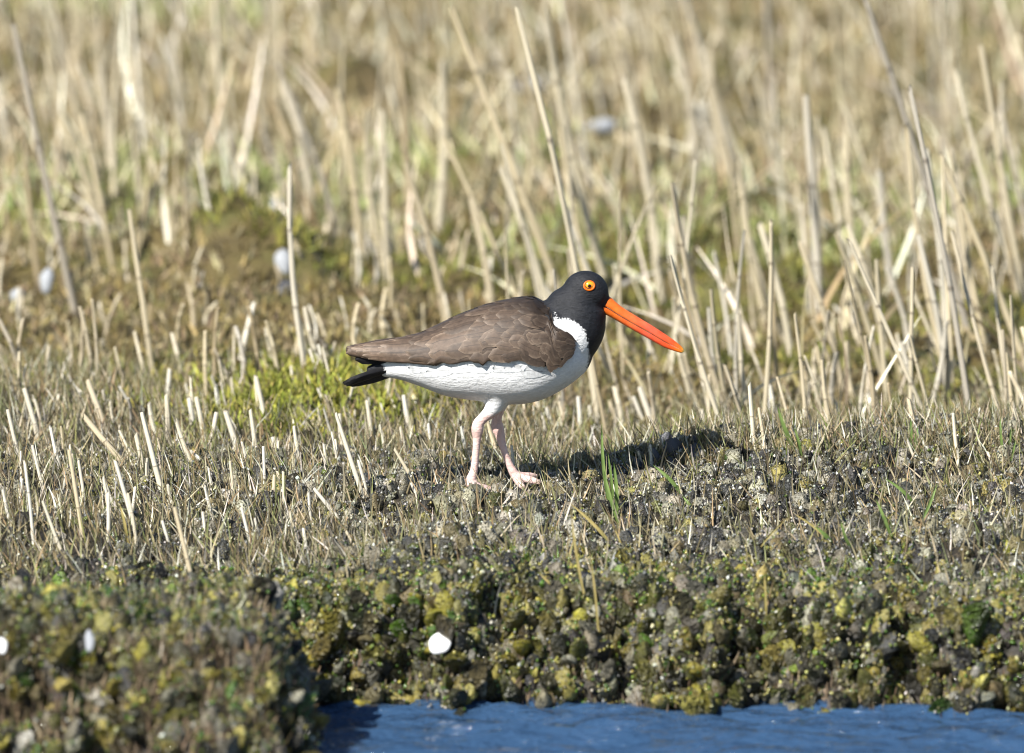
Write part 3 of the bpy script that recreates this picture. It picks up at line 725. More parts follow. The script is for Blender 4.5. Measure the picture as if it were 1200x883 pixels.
FAR = [(613, 10, 703, 436, 8.5, .9, 'long pale stalk with dark broken tip rising behind the bird\'s head'), (325, 195, 359, 430, 8, .95, 'straight pale stalk standing before the mossy mound\'s dark hollow'),
       (158, 245, 180, 405, 8, 1.2, None), (790, 215, 852, 480, 9, 1.0, 'tall bowed stalk with pale cut tip beyond the bill'), (1072, 102, 1142, 476, 8, .75, 'slender reed crossing in front of a leaning dark-jointed reed'), (1011, 0, 1138, 270, 9, 1.6, 'long leaning reed with a dark joint, crossed by a slender reed'),
       (1050, 150, 1112, 440, 8, 1.3, None), (1096, 183, 1210, 420, 9, 1.3, None), (1111, 85, 1200, 340, 9, 1.9, None), (1145, 53, 1204, 320, 9, 1.8, None), (539, 7, 665, 330, 10, 2.0, 'long dark-jointed reed leaning towards the bird\'s nape'),
       (590, 194, 650, 335, 9, 1.8, None), (475, 190, 527, 370, 10, 1.6, None), (638, 10, 716, 310, 11, 2.2, None), (437, 130, 455, 330, 11, 2.2, None), (427, 130, 452, 325, 10, 2.3, None), (706, 0, 765, 240, 12, 3.0, None),
       (780, 40, 815, 200, 13, 3.2, None), (7, 30, 92, 340, 10, 1.8, 'long reed with dark joints leaning beside the grey upright shell'), (78, 130, 125, 260, 11, 2.6, None), (112, 75, 133, 215, 12, 3.0, None), (350, 95, 362, 230, 12, 2.8, None),
       (864, 369, 877, 460, 7, .9, None), (1004, 260, 1040, 410, 9, 1.4, None), (943, 280, 990, 450, 9, 1.2, None), (1079, 274, 1112, 440, 9, 1.1, None), (1038, 311, 1066, 420, 9, 1.4, None), (1058, 400, 1076, 480, 8, .8, None),
       (1007, 393, 1026, 505, 8, .6, None), (1175, 386, 1180, 490, 6, .6, None), (1184, 413, 1192, 480, 6, .7, None), (832, 440, 838, 490, 7, .7, None), (935, 112, 962, 330, 12, 1.9, None), (1025, 200, 1050, 330, 11, 2.2, None),
       (388, 105, 425, 300, 11, 2.4, None), (320, 110, 345, 250, 12, 2.8, None), (455, 60, 480, 250, 11, 2.6, None), (500, 70, 512, 260, 12, 2.6, None), (560, 230, 580, 370, 10, 1.8, None), (660, 150, 705, 330, 11, 2.0, None),
       (735, 90, 775, 300, 11, 2.2, None), (820, 60, 870, 230, 12, 3.0, None), (870, 190, 900, 340, 10, 1.9, None), (900, 260, 930, 400, 10, 1.5, None), (980, 150, 1010, 320, 11, 2.1, None), (247, 360, 252, 420, 6, 1.0, None), (238, 388, 243, 425, 6, .9, None),
       (110, 350, 113, 420, 5, .95, None), (98, 358, 106, 420, 6, .95, None), (10, 370, 25, 430, 7, .95, None), (22, 375, 30, 432, 6, .95, None), (88, 365, 90, 420, 6, 1.0, None), (290, 358, 302, 425, 6, 1.0, None), (315, 375, 325, 430, 6, .95, None)]
for xt, yt, xb, yb, wp, y, lab in FAR: from_px('tall', xt, yt, xb, yb, wp, y, lab)
# the rest, strewn: short stubble on the bank, tall reeds further off
rs = random.Random(21)
for i in range(190):
    y = rs.uniform(-0.35, 0.95); x = rs.uniform(-0.78, 0.05) if rs.random() < .8 else rs.uniform(0.05, 0.75)
    if x > 0.05 and not (0.12 < y < 0.42): y = rs.uniform(0.12, 0.42)
    if abs(x + 0.02) < 0.09 and abs(y) < 0.12: continue
    if y < -0.1 and rs.random() < .6: continue
    h = rs.uniform(0.018, 0.055); a = rs.gauss(-0.2, 0.22); p_ = Vector((x, y, float(terrain(x, y)) - 0.008))
    add_stalk('short', p_, p_ + Vector((h * math.sin(a), h * rs.gauss(0, .2), h * math.cos(a))), rs.uniform(1.3, 2.8) / 1000)
def dens(x, y): return 0.5 + 1.2 * float(vnoise(x, y, 2.2, 44)) + (0.10 if x > 0.05 else 0.0) + 0.06 * min(1, max(0, (y - 2.2)))
for i in range(130):
    y = rs.uniform(0.85, 2.6); x = rs.uniform(-0.82, 0.02); h = rs.uniform(0.025, 0.085); a = rs.gauss(-0.08, 0.16)
    p_ = Vector((x, y, float(terrain(x, y)) - 0.008)); add_stalk('tall', p_, p_ + Vector((h * math.sin(a), h * rs.gauss(0, .2), h * math.cos(a))), rs.uniform(2.2, 4.2) / 1000)
n_t = 0
while n_t < 900:
    y = 0.5 + 8.5 * rs.random() ** 1.15; hw = 0.75 * (DIST + y) / DIST + 0.15; x = rs.uniform(-hw, hw)
    if x < -0.02 and y < 2.3 and rs.random() < 0.82: continue
    if rs.random() > dens(x, y): continue
    h = rs.uniform(0.04, 0.14) if rs.random() < 0.55 else rs.uniform(0.14, 0.32)
    if x < 0 and y < 1.6: h = rs.uniform(0.03, 0.07)
    if y > 3: h *= 1.15
    a = rs.gauss(-0.15, 0.13); p_ = Vector((x, y, float(terrain(x, y)) - 0.01))
    add_stalk('tall', p_, p_ + Vector((h * math.sin(a), h * rs.gauss(0, .15), h * math.cos(a))), rs.uniform(2.2, 4.8) / 1000)
    n_t += 1
def zone(kind, s):
    p = s[1]; ax = s[2] - s[1]; h = ax.length; k = (p.y - CAM.y) / DIST; u = p.x / k; a = math.degrees(math.atan2(ax.x, ax.z))
    tilt = 'upright' if abs(a) < 7 else 'leaning' if a < 0 and a > -18 else 'steeply tilted' if a <= -18 else 'counter-leaning'
    if kind == 'short':
        thick = 'stout' if s[3] > 0.0026 else 'thin'
        size = 'long' if h > 0.06 else 'short' if h < 0.035 else 'mid-length'
        if u < -0.40: w_ = 'in stubble well behind the tail tip'
        elif u < -0.21: w_ = 'in stubble just behind the tail'
        elif u < 0.11: w_ = 'under and behind the bird\'s belly'
        elif u < 0.30: w_ = 'along the crest beneath the bill'
        else: w_ = 'along the crest past the bill tip'
        lab = '%s %s %s cut stalk %s' % (size, thick, tilt, w_)
    else:
        size = 'tall' if h > 0.25 else 'short' if h < 0.14 else 'mid-height'
        if p.y > 4.2: d_ = 'far off '
        elif p.y > 2.2: d_ = 'in the middle reed belt '
        else: d_ = 'close behind the bank '
        if u < -0.42: w_ = 'beyond the upright grey shell'
        elif u < -0.2: w_ = 'beyond the mossy mound'
        elif u < 0.04: w_ = 'beyond the bird\'s back'
        elif u < 0.22: w_ = 'beyond the bird\'s head and bill'
        elif u < 0.42: w_ = 'past the bill tip'
        else: w_ = 'by the crossed reeds'
        lab = '%s %s straw reed %s%s' % (size, tilt, d_, w_)
    return lab, lab.replace(' cut stalk', ' stalks,').replace(' reed ', ' reeds ')
def size_px(s):
    k = (s[1].y - CAM.y) / DIST; return (s[2] - s[1]).length * s[3] / k / k * (0.1 if abs(s[1].x / k) > 0.66 else 1) + (9 if s[6] else 0)
rest = []; made = []
for kind, name, cat, mes, tm in (('short', 'cut_stalk', 'stalk', ME_SHORT, ST_SHORT), ('tall', 'reed_stem', 'reed', ME_TALL, ST_TALL)):
    ss = sorted([s for s in stalks if s[0] == kind], key=size_px, reverse=True)
    for s in ss[:280]:
        q, ln = stalk_matrix(s[1], s[2], s[3], s[5])
        o = link(name, mes[s[4]], M_PALE if kind == 'short' else M_STALK)
        o.matrix_world = Matrix.Translation(s[1]) @ q.to_4x4() @ Matrix.Diagonal((s[3], s[3], ln, 1))
        lab, grp = zone(kind, s)
        made.append((tag(o, s[6] or lab, cat), None if s[6] else grp))
    rest += [(s, tm) for s in ss[280:]]
def groups(made):
    cnt = {}
    for o, g in made: cnt[g] = cnt.get(g, 0) + 1
    for o, g in made:
        if g and cnt[g] > 1: o['group'] = g
groups(made)
Vs, Fs, tn, al, kn, off = [], [], [], [], [], 0
for s, tm in rest:
    t = tm[s[4]]; q, ln = stalk_matrix(s[1], s[2], s[3], s[5])
    Mx = np.array(q) * np.array([s[3], s[3], ln])[None]
    Vs.append(t[0] @ Mx.T + np.array(s[1])); Fs.append(t[1] + off); off += len(t[0]); tn.append(np.full(len(t[0]), random.random())); al.append(t[2]); kn.append(t[3])
tag(link('distant_reeds', mesh_np('distant_reeds', np.concatenate(Vs), np.concatenate(Fs), attrs={'tint': np.concatenate(tn), 'along': np.concatenate(al), 'knot': np.concatenate(kn)}), M_STALK),
    'mass of blurred dry reeds filling the far background', 'reeds', kind='stuff')

# ------------------------------------------------------------------ mussels, algae, barnacles, dry blades
def field(n, x0, x1, y0, y1, prob):
    x = rng.uniform(x0, x1, n); y = rng.uniform(y0, y1, n); k = rng.random(n) < prob(x, y); return x[k], y[k]
def off_feet(x, y, r):
    m = np.ones_like(x)
    for fx, fy in FEET: m *= ((x - fx - 0.012) ** 2 + (y - fy + 0.01) ** 2 > r * r)
    return m
def land(x, y): return (terrain(x, y) > WATER + 0.004) * 1.0
def tpos(x, y, dz): return np.stack([x, y, terrain(x, y) + dz], 1)
def slope(x, y):
    e = 0.006; return (terrain(x, y + e) - terrain(x, y - e)) / (2 * e)
# mussel template: pair of shells, narrow hinge end down, broad rounded lip up (unit length along z)
def mussel(seed, nz=7, na=10):
    rg = np.random.default_rng(seed); V = []
    for i in range(nz + 1):
        t = i / nz; wv = (0.20 + 0.80 * t ** 0.8) * math.sqrt(max(0, 1 - max(0, (t - 0.55) / 0.46) ** 2.3)) * 0.33 + 0.004
        th = 0.21 * math.sin(math.pi * min(1, t * 0.92 + 0.08)) ** 0.8 + 0.004
        for j in range(na):
            a = 2 * math.pi * j / na; c, s = math.cos(a), math.sin(a)
            rr = 1 + 0.11 * rg.standard_normal()
            V.append((wv * c * rr + 0.06 * math.sin(t * 2.5), th * s * (abs(s) ** 0.4) * rr, t))
    F = [(i*na+j, i*na+(j+1) % na, (i+1)*na+(j+1) % na, (i+1)*na+j) for i in range(nz) for j in range(na)]
    return np.array(V), np.array(F)
MU = [mussel(i) for i in range(5)]
PAL_GREY = [(0.14, 0.135, 0.115), (0.045, 0.046, 0.046), (0.19, 0.18, 0.135), (0.27, 0.265, 0.235), (0.022, 0.022, 0.022), (0.13, 0.115, 0.06), (0.035, 0.033, 0.03)]
PAL_OLIVE = [(0.23, 0.20, 0.05), (0.32, 0.28, 0.08), (0.10, 0.105, 0.028), (0.12, 0.10, 0.05), (0.06, 0.055, 0.03), (0.21, 0.20, 0.15), (0.035, 0.035, 0.018)]
PAL_ALGAE = [(0.055, 0.11, 0.014), (0.10, 0.155, 0.018), (0.24, 0.22, 0.035), (0.32, 0.28, 0.05), (0.09, 0.085, 0.025), (0.035, 0.045, 0.015)]
def front_zone(x, y):   # 0 on the upper bank, 1 near the water
    return np.maximum(sstep(0.46, 0.14, y - shore(x) + 0.10 * vnoise(x, y, 6, 50)), hummock(x, y))
def musselp(x, y):
    m = 0.30 + 0.9 * sstep(-0.15, 0.2, vnoise(x, y, 8, 51) + 0.25 * (x - 0.1)) * sstep(0.35, 0.05, y)
    m = m * np.where(x > -0.25, 1.0, 0.5) * sstep(0.42, 0.30, y) + 1.0 * front_zone(x, y)
    m = m * (1 - 0.2 * hummock(x, y))
    return np.clip(m, 0, 1) * land(x, y) * off_feet(x, y, 0.05)
x, y = field(5200, -0.82, 0.82, -1.55, 0.40, musselp)
x2 = rng.uniform(-0.30, 0.82, 1500); y2 = shore(x2) + rng.uniform(-0.035, 0.20, 1500); kk = terrain(x2, y2) > WATER - 0.012; x2, y2 = x2[kk], y2[kk]
x3 = rng.uniform(-0.82, -0.13, 2600); y3 = rng.uniform(-1.46, -1.05, 2600); kk = (hummock(x3, y3) > 0.15) & (rng.random(2600) < 0.45); x3, y3 = x3[kk], y3[kk]
x = np.concatenate([x, x2, x3]); y = np.concatenate([y, y2, y3])
k = len(x); fz = front_zone(x, y); sl = slope(x, y)
size = rng.uniform(0.016, 0.036, k) * (0.85 + 0.75 * fz) * np.where(rng.random(k) < .08, 1.3, 1)
M = rotz(rng.uniform(0, 6.28, k)) @ rotx(rng.normal(0, 0.5, k)); M = rotx(np.clip(sl, -1.5, 2) * 0.5) @ M
greenish = rng.random(k) < 0.22 * fz
olive = rng.random(k) < 0.15 + 0.6 * fz
C = np.where(greenish[:, None], pick(PAL_ALGAE, k), np.where(olive[:, None], pick(PAL_OLIVE, k), pick(PAL_GREY, k)))
T = tpos(x, y, -0.50 * size * rng.uniform(0.7, 1.3, k)); var = rng.integers(0, 5, k)
scr = np.abs(x / ((y - CAM.y) / DIST)) < 0.64
order = np.argsort(-(size * (1 + 0.6 * rng.random(k)) * scr))
ME_MU = [mesh_np('mussel', v, f, col=np.ones((len(v), 3))) for v, f in MU]
made = []
for i in order[:290]:
    o = link('mussel', ME_MU[var[i]], M_MUSSEL); s_ = size[i]
    o.matrix_world = Matrix.Translation(T[i]) @ Matrix(M[i].tolist()).to_4x4() @ Matrix.Diagonal((s_, s_, s_, 1))
    o.color = (*C[i], 1)
    lum = float(C[i].mean())
    look = ('green algae-coated' if C[i][1] > 1.25 * C[i][0] else 'olive-yellow' if C[i][2] < 0.45 * C[i][0] else 'pale grey' if lum > 0.17 else 'dark' if lum < 0.075 else 'mid-grey')
    big = 'large' if s_ > 0.046 else 'medium' if s_ > 0.036 else 'small'
    z_ = float(terrain(x[i], y[i])); u_ = x[i] / ((y[i] - CAM.y) / DIST)
    up_ = M[i][2, 2]; pose = 'upright' if up_ > 0.92 else 'tilted' if up_ > 0.7 else 'toppled'
    look = pose + (' bright ' if lum > 0.17 else ' ') + look
    if hummock(x[i], y[i]) > 0.4:
        where = 'on the blurred spur ' + ('round the outermost white shell' if u_ < -0.56 else 'round the narrow upright shell' if u_ < -0.44 else 'between its narrow and round shells' if u_ < -0.33 else 'round its small white shell' if u_ < -0.26 else 'at its water-side corner')
    elif z_ < WATER + 0.06: where = 'in the wet bank face ' + ('beneath the large white shell' if u_ < 0.0 else 'beneath the tall thin blade' if u_ < 0.16 else 'beneath the black clump' if u_ < 0.32 else 'beneath the lone upright blade' if u_ < 0.42 else 'furthest past the bill')
    elif fz[i] > 0.5: where = 'on the bank rim ' + ('round the large white shell' if u_ < 0.0 else 'round the tall thin blade' if u_ < 0.16 else 'below the black clump' if u_ < 0.32 else 'well past the bill tip')
    elif x[i] > 0.08: where = 'in the crusted upper bank ' + ('below the black clump' if u_ < 0.3 else 'past the bill tip')
    else: where = 'half buried in dry grass ' + ('below the legs' if u_ > -0.2 else 'below the tail')
    lab = '%s %s mussel %s' % (big, look, where); made.append((tag(o, lab, 'mussel'), lab.replace('mussel', 'mussels')))
groups(made)
rest_i = order[290:]
def m_restmussel(name='mussel_bed', vs=210, rough=0.36, amt=0.7):
    m, n, b = material(name, rough, 0.5); c = coord(n)
    v = n.nodes.new('ShaderNodeTexVoronoi'); v.inputs['Scale'].default_value = vs; n.links.new(c, v.inputs['Vector'])
    t = noise_tex(n, 80, 5, 0.65, c)
    crust = math_n(n, 'MULTIPLY', ramp(n, v.outputs['Distance'], [(0.22, (1, 1, 1)), (0.42, (0, 0, 0))]).outputs[0], ramp(n, t.outputs[0], [(0.42, (0, 0, 0)), (0.56, (1, 1, 1))]).outputs[0])
    col = mix(n, math_n(n, 'MULTIPLY', crust, amt), attr(n, 'Col').outputs['Color'], (0.36, 0.33, 0.20))
    sh = ramp(n, t.outputs[0], [(0.3, (0.40, 0.40, 0.40)), (0.7, (1.35, 1.3, 1.2))])
    n.links.new(mix(n, 1.0, col, sh.outputs[0], 'MULTIPLY'), b.inputs['Base Color'])
    bump(n, b, math_n(n, 'ADD', math_n(n, 'MULTIPLY', crust, 0.8), t.outputs[0]), 1.0, 0.006)
    return m
def mussel_lite():
    return mussel(1, 5, 8)
tag(scatter('mussel_bed', *mussel_lite(), scl(M[rest_i], size[rest_i], size[rest_i], size[rest_i]), T[rest_i], C[rest_i], m_restmussel()), 'crowded smaller mussels packed into the mud bank', 'mussels', kind='stuff')

# low crusted lumps between the mussels
LV, LF = ico(2); LV = LV * (1 + 0.2 * np.random.default_rng(3).standard_normal((len(LV), 1)))
def lumpp(x, y):
    right = sstep(-0.50, -0.12, x + 0.35 * vnoise(x, y, 4, 62))
    g = (0.30 + 0.70 * right) * sstep(0.42, 0.30, y)
    return np.clip(g * (0.35 + 0.9 * sstep(-.3, .1, vnoise(x, y, 10, 63))), 0, 1) * land(x, y) * off_feet(x, y, 0.018)
lx, ly = field(7200, -0.80, 0.80, -0.95, 0.42, lumpp)
xs_ = rng.uniform(-0.30, 0.78, 2300); ys_ = shore(xs_) + rng.uniform(-0.02, 0.26, 2300); kk = terrain(xs_, ys_) > WATER
lx = np.concatenate([lx, xs_[kk]]); ly = np.concatenate([ly, ys_[kk]])
lx = np.concatenate([lx, [0.014, 0.024, 0.034, 0.022, 0.044, -0.030, -0.042, -0.058]]); ly = np.concatenate([ly, [-0.030, -0.022, -0.010, -0.040, 0.004, -0.075, -0.085, -0.060]]); lk = len(lx); lfz = front_zone(lx, ly)
ls = rng.uniform(0.0040, 0.0105, lk); lh = ls * rng.uniform(0.8, 2.3, lk)
lc = np.where((rng.random(lk) < 0.7 * lfz + .18)[:, None], pick(PAL_OLIVE, lk) * 0.8, pick(PAL_GREY, lk) * np.array([1.3, 1.26, 1.12]))
lT = tpos(lx, ly, 0.15 * lh)
tag(scatter('crusted_lumps', LV, LF, scl(rotz(rng.uniform(0, 6.28, lk)), ls, ls, lh), lT, lc, m_restmussel('crusted_lump', 330, 0.4, 0.8)), 'low crusted lumps of mud and grit between mussels', 'lumps', kind='stuff')
# specks sitting on lumps and mussels: barnacles above, algae towards the water
BV = np.array([(1, 0, 0), (-.9, .1, 0), (.1, 1, 0), (0, -1, .1), (0, 0, 1), (.1, 0, -1)], float)
BF = np.array([(0, 2, 4), (2, 1, 4), (1, 3, 4), (3, 0, 4), (2, 0, 5), (1, 2, 5), (3, 1, 5), (0, 3, 5)])
def specks(cen, rad, hgt, cnt, k):
    i = np.repeat(np.arange(len(cen)), cnt); n = len(i)
    a = rng.uniform(0, 6.28, n); u = rng.uniform(-0.1, 1, n); rr = np.sqrt(1 - u * u)
    return i, cen[i] + np.stack([rr * np.cos(a) * rad[i], rr * np.sin(a) * rad[i], u * hgt[i]], 1)
i1, p1 = specks(lT, ls * 1.02, lh * 1.02, rng.integers(8, 21, lk), 0)
tips = T + np.einsum('kij,j->ki', M, np.array([0.03, 0, 0.72])) * size[:, None]
i2, p2 = specks(tips, size * 0.26, size * 0.26, np.where(fz > 0.4, rng.integers(2, 16, k), rng.integers(2, 14, k)), 0)
keep = rng.random(len(p2)) < np.where(fz[i2] > .3, 0.9, 0.8); i2, p2 = i2[keep], p2[keep]
P = np.concatenate([p1, p2]); wet = np.concatenate([lfz[i1], fz[i2]]); n = len(P)
is_alg = rng.random(n) < 0.08 + 0.75 * wet
sb = rng.uniform(0.0009, 0.0024, n) * np.where(rng.random(n) < .06, 1.6, 1)
Ms = scl(rotz(rng.uniform(0, 6.28, n)) @ rotx(rng.uniform(-.6, .6, n)), sb * rng.uniform(.7, 1.3, n), sb * rng.uniform(.7, 1.3, n), sb * rng.uniform(.7, 1.5, n))
Cb = pick([(0.26, 0.25, 0.21), (0.17, 0.17, 0.16), (0.34, 0.32, 0.23), (0.075, 0.075, 0.075), (0.56, 0.54, 0.47), (0.24, 0.20, 0.085)], n, 0.25, [3, 4, 2.5, 3, 2.6, 1.5])
Ca = pick([(0.28, 0.25, 0.055), (0.12, 0.16, 0.022), (0.06, 0.115, 0.014), (0.36, 0.33, 0.11), (0.06, 0.055, 0.025), (0.38, 0.35, 0.20)], n, 0.25, [3, 3, 4, 1.6, 4, 1])
q = ~is_alg
tag(scatter('barnacles', BV, BF, Ms[q], P[q], Cb[q], M_BEAD), 'grey and straw specks of barnacle and grit crusting the bank', 'barnacles', kind='stuff')
tag(scatter('algae', BV, BF, Ms[is_alg] * 1.25, P[is_alg], Ca[is_alg], M_LUMP), 'wet green and yellow algae specks clinging along the bank edge', 'algae', kind='stuff')

# matted green weed hanging over the rim
def weedp(x, y): return np.clip(front_zone(x, y) * sstep(0.0, 0.22, vnoise(x, y, 12, 90)), 0, 1) * land(x, y)
x, y = field(110000, -0.85, 0.85, -1.35, -0.4, weedp); kw = len(x)
WEED = (x, y)

# short dry blades
def blade_template(nseg, curl, taper=0.85):
    V = []
    for i in range(nseg + 1):
        t = i / nseg; wv = (1 - taper * t ** 1.5) * 0.5
        V += [(-wv, curl * t * t + 0.12 * wv, t), (wv, curl * t * t, t)]
    F = [(2*i, 2*i+1, 2*i+3, 2*i+2) for i in range(nseg)]
    return np.array(V), np.array(F)
def blades(name, x, y, ln, wd, lean, spread, C, curl, lab, cat, dz=-0.003, mat=M_BLADE, nseg=3):
    k = len(x); tV, tF = blade_template(nseg, curl)
    M = roty(rng.normal(lean, spread, k)) @ rotx(rng.normal(0, spread, k)) @ rotz(rng.uniform(0, 6.28, k))
    tag(scatter(name, tV, tF, scl(M, wd, wd * 3 + ln * 0.5, ln), tpos(x, y, dz), C, mat), lab, cat, kind='stuff')
PAL_DRY = [(0.29, 0.25, 0.14), (0.42, 0.37, 0.25), (0.16, 0.13, 0.07), (0.21, 0.165, 0.085), (0.11, 0.10, 0.075), (0.32, 0.23, 0.12), (0.19, 0.19, 0.07), (0.62, 0.58, 0.47), (0.12, 0.13, 0.05)]
def moss_patch(x, y): return np.exp(-(((x + 0.27 + 0.1 * vnoise(x, y, 5, 97)) / 0.19) ** 4 + ((y - 0.86) / 0.38) ** 4))
def dryp(x, y):
    l = sstep(-0.06, -0.34, x + 0.30 * vnoise(x, y, 4, 70) - 0.35 * np.clip(y, 0, 0.6)); r = 0.32 + 0.35 * sstep(0.10, 0.24, y)
    return np.clip((l * 0.95 + (1 - l) * r) * (1 - 0.93 * front_zone(x, y)) * sstep(1.3, 0.8, y) * (0.55 + 0.9 * sstep(-.3, .2, vnoise(x, y, 13, 71))), 0, 1) * land(x, y) * off_feet(x, y, 0.02) * (1 - 0.93 * moss_patch(x, y))
x, y = field(90000, -0.80, 0.80, -0.85, 1.3, dryp); k = len(x)
blades('dry_grass', x, y, 0.012 + 0.042 * rng.random(k) ** 1.6, rng.uniform(0.0008, 0.0023, k), -0.12, 0.38, pick(PAL_DRY, k, 0.22, [3, 3, 3, 3, 3, 1.6, 2.5, 1.6, 1.6]), 0.3, 'short brittle brown and straw grass covering the upper bank', 'dry grass')
x, y = field(16000, -0.85, -0.15, -1.5, -0.85, lambda x, y: hummock(x, y) * sstep(-0.3, 0.3, vnoise(x, y, 16, 95)) * 0.8); k = len(x)
blades('spur_grass', x, y, rng.uniform(0.010, 0.035, k), rng.uniform(0.0012, 0.003, k), -0.05, 0.45, pick(PAL_DRY + [(0.12, 0.15, 0.03), (0.20, 0.19, 0.05)], k), 0.3, 'blurred brown and olive grass on the near spur of bank', 'grass')
x, y = field(12000, 0.0, 0.85, 0.08, 0.40, lambda x, y: 0.75 * sstep(0.08, 0.2, y)); k = len(x)
blades('crest_grass', x, y, 0.012 + 0.042 * rng.random(k) ** 1.8, rng.uniform(0.0007, 0.0017, k), -0.1, 0.45, pick(PAL_DRY + [(0.16, 0.19, 0.05)], k, 0.2), 0.4, 'fine wiry brown grass fringing the bank crest past the bill', 'grass')
x, y = WEED; k = len(x)
blades('green_weed', x, y, rng.uniform(0.006, 0.018, k), rng.uniform(0.001, 0.0028, k), 0, 0.8, pick([(0.05, 0.115, 0.013), (0.085, 0.165, 0.018), (0.16, 0.19, 0.03), (0.27, 0.25, 0.05)], k), 0.6, 'wet dark green weed matted over the bank rim', 'weed', dz=0.004, mat=M_LUMP, nseg=2)
# moss and matted stems further back (out of focus)
def mossp(x, y): return moss_patch(x, y) + np.where(x < 0.0, sstep(0.7, 1.0, y) * 0.9, sstep(0.45, 0.7, y) * 0.8)
x, y = field(36000, -0.95, 0.95, 0.46, 2.8, mossp); k = len(x); g = vnoise(x, y, 3, 80)
C = np.where((g > 0.08)[:, None], pick([(0.16, 0.165, 0.035), (0.22, 0.20, 0.045), (0.12, 0.12, 0.03)], k, 0.3), pick([(0.17, 0.13, 0.045), (0.27, 0.21, 0.08), (0.09, 0.068, 0.03), (0.24, 0.18, 0.10), (0.33, 0.28, 0.16)], k, 0.3))
near_moss = moss_patch(x, y) * 0.9 > rng.random(k)
C[near_moss] = pick([(0.30, 0.31, 0.045), (0.22, 0.25, 0.035), (0.34, 0.30, 0.06), (0.14, 0.14, 0.03)], int(near_moss.sum()))
blades('moss_turf', x, y, rng.uniform(0.010, 0.030, k) * np.where(near_moss, 0.9, 1), rng.uniform(0.003, 0.008, k), 0, 0.6, C, 0.3, 'soft olive moss and low turf behind the bird', 'moss', mat=M_MOSS, nseg=2)
x, y = field(11000, -0.55, 0.0, 0.42, 1.3, lambda x, y: moss_patch(x, y) * sstep(-.35, .1, vnoise(x, y, 9, 98))); k = len(x)
blades('green_moss', x, y, rng.uniform(0.012, 0.028, k), rng.uniform(0.003, 0.007, k), 0, 0.6, pick([(0.30, 0.31, 0.045), (0.22, 0.255, 0.035), (0.36, 0.32, 0.06), (0.17, 0.17, 0.03)], k), 0.3, 'bright yellow-green moss patch behind the tail', 'moss', mat=M_MOSS, nseg=2)
x, y = field(42000, -1.3, 1.3, 2.4, 9.5, lambda x, y: 0.9 + 0 * x); k = len(x); g = vnoise(x, y, 1.6, 82) + 0.5 * vnoise(x, y, 5, 83)
C = np.where((g > 0.06)[:, None], pick([(0.27, 0.30, 0.10), (0.40, 0.40, 0.17), (0.20, 0.235, 0.07), (0.50, 0.47, 0.28)], k), pick([(0.28, 0.22, 0.10), (0.40, 0.34, 0.19), (0.18, 0.14, 0.065), (0.34, 0.26, 0.14), (0.54, 0.48, 0.33)], k))
blades('far_turf', x, y, rng.uniform(0.02, 0.075, k), rng.uniform(0.003, 0.008, k), -0.1, 0.4, C, 0.3, 'blurred straw and olive marsh turf in the far background', 'turf', mat=M_BLADE, nseg=2)
# torn dry leaves among the reeds
x, y = field(2600, -1.2, 1.2, 0.7, 8.5, lambda x, y: np.where((x < 0) & (y < 2.2), 0.04, np.where(y < 2, 0.45, 0.9))); k = len(x)
blades('dry_leaves', x, y, rng.uniform(0.05, 0.20, k), rng.uniform(0.003, 0.007, k), -0.15, 0.45, pick([(0.60, 0.53, 0.38), (0.46, 0.38, 0.24), (0.70, 0.65, 0.52), (0.30, 0.25, 0.14)], k), 0.9, 'torn pale dry leaves hanging among the background reeds', 'dry leaves', nseg=5)
# fibrous roots hanging in the cut faces of the bank
def xslope(x, y): return (terrain(x + .006, y) - terrain(x - .006, y)) / 0.012
def fibp(x, y): return ((np.hypot(slope(x, y), xslope(x, y)) > 0.5) & (terrain(x, y) > WATER - 0.03)) * 0.9
xa, ya = field(30000, -0.85, 0.85, -0.98, -0.62, lambda x, y: fibp(x, y) * (terrain(x, y) < WATER + 0.045)); xb, yb = field(40000, -0.85, -0.10, -1.50, -0.95, fibp)
x = np.concatenate([xa, xb]); y = np.concatenate([ya, yb]); k = len(x)
tV, tF = blade_template(3, 0.2)
M = roty(rng.normal(0, 0.25, k)) @ rotx(rng.normal(0.45, 0.3, k)) @ rotz(rng.uniform(-.6, .6, k)); ln = rng.uniform(0.010, 0.034, k); wd = rng.uniform(0.0015, 0.0042, k)
tag(scatter('root_mat', tV, tF, scl(M, wd, ln, ln), tpos(x, y, -0.004), pick([(0.14, 0.10, 0.062), (0.22, 0.16, 0.10), (0.06, 0.045, 0.03), (0.28, 0.21, 0.13), (0.09, 0.075, 0.035)], k), M_FIBRE), 'brown fibrous root mat in the cut face of the bank', 'roots', kind='stuff')

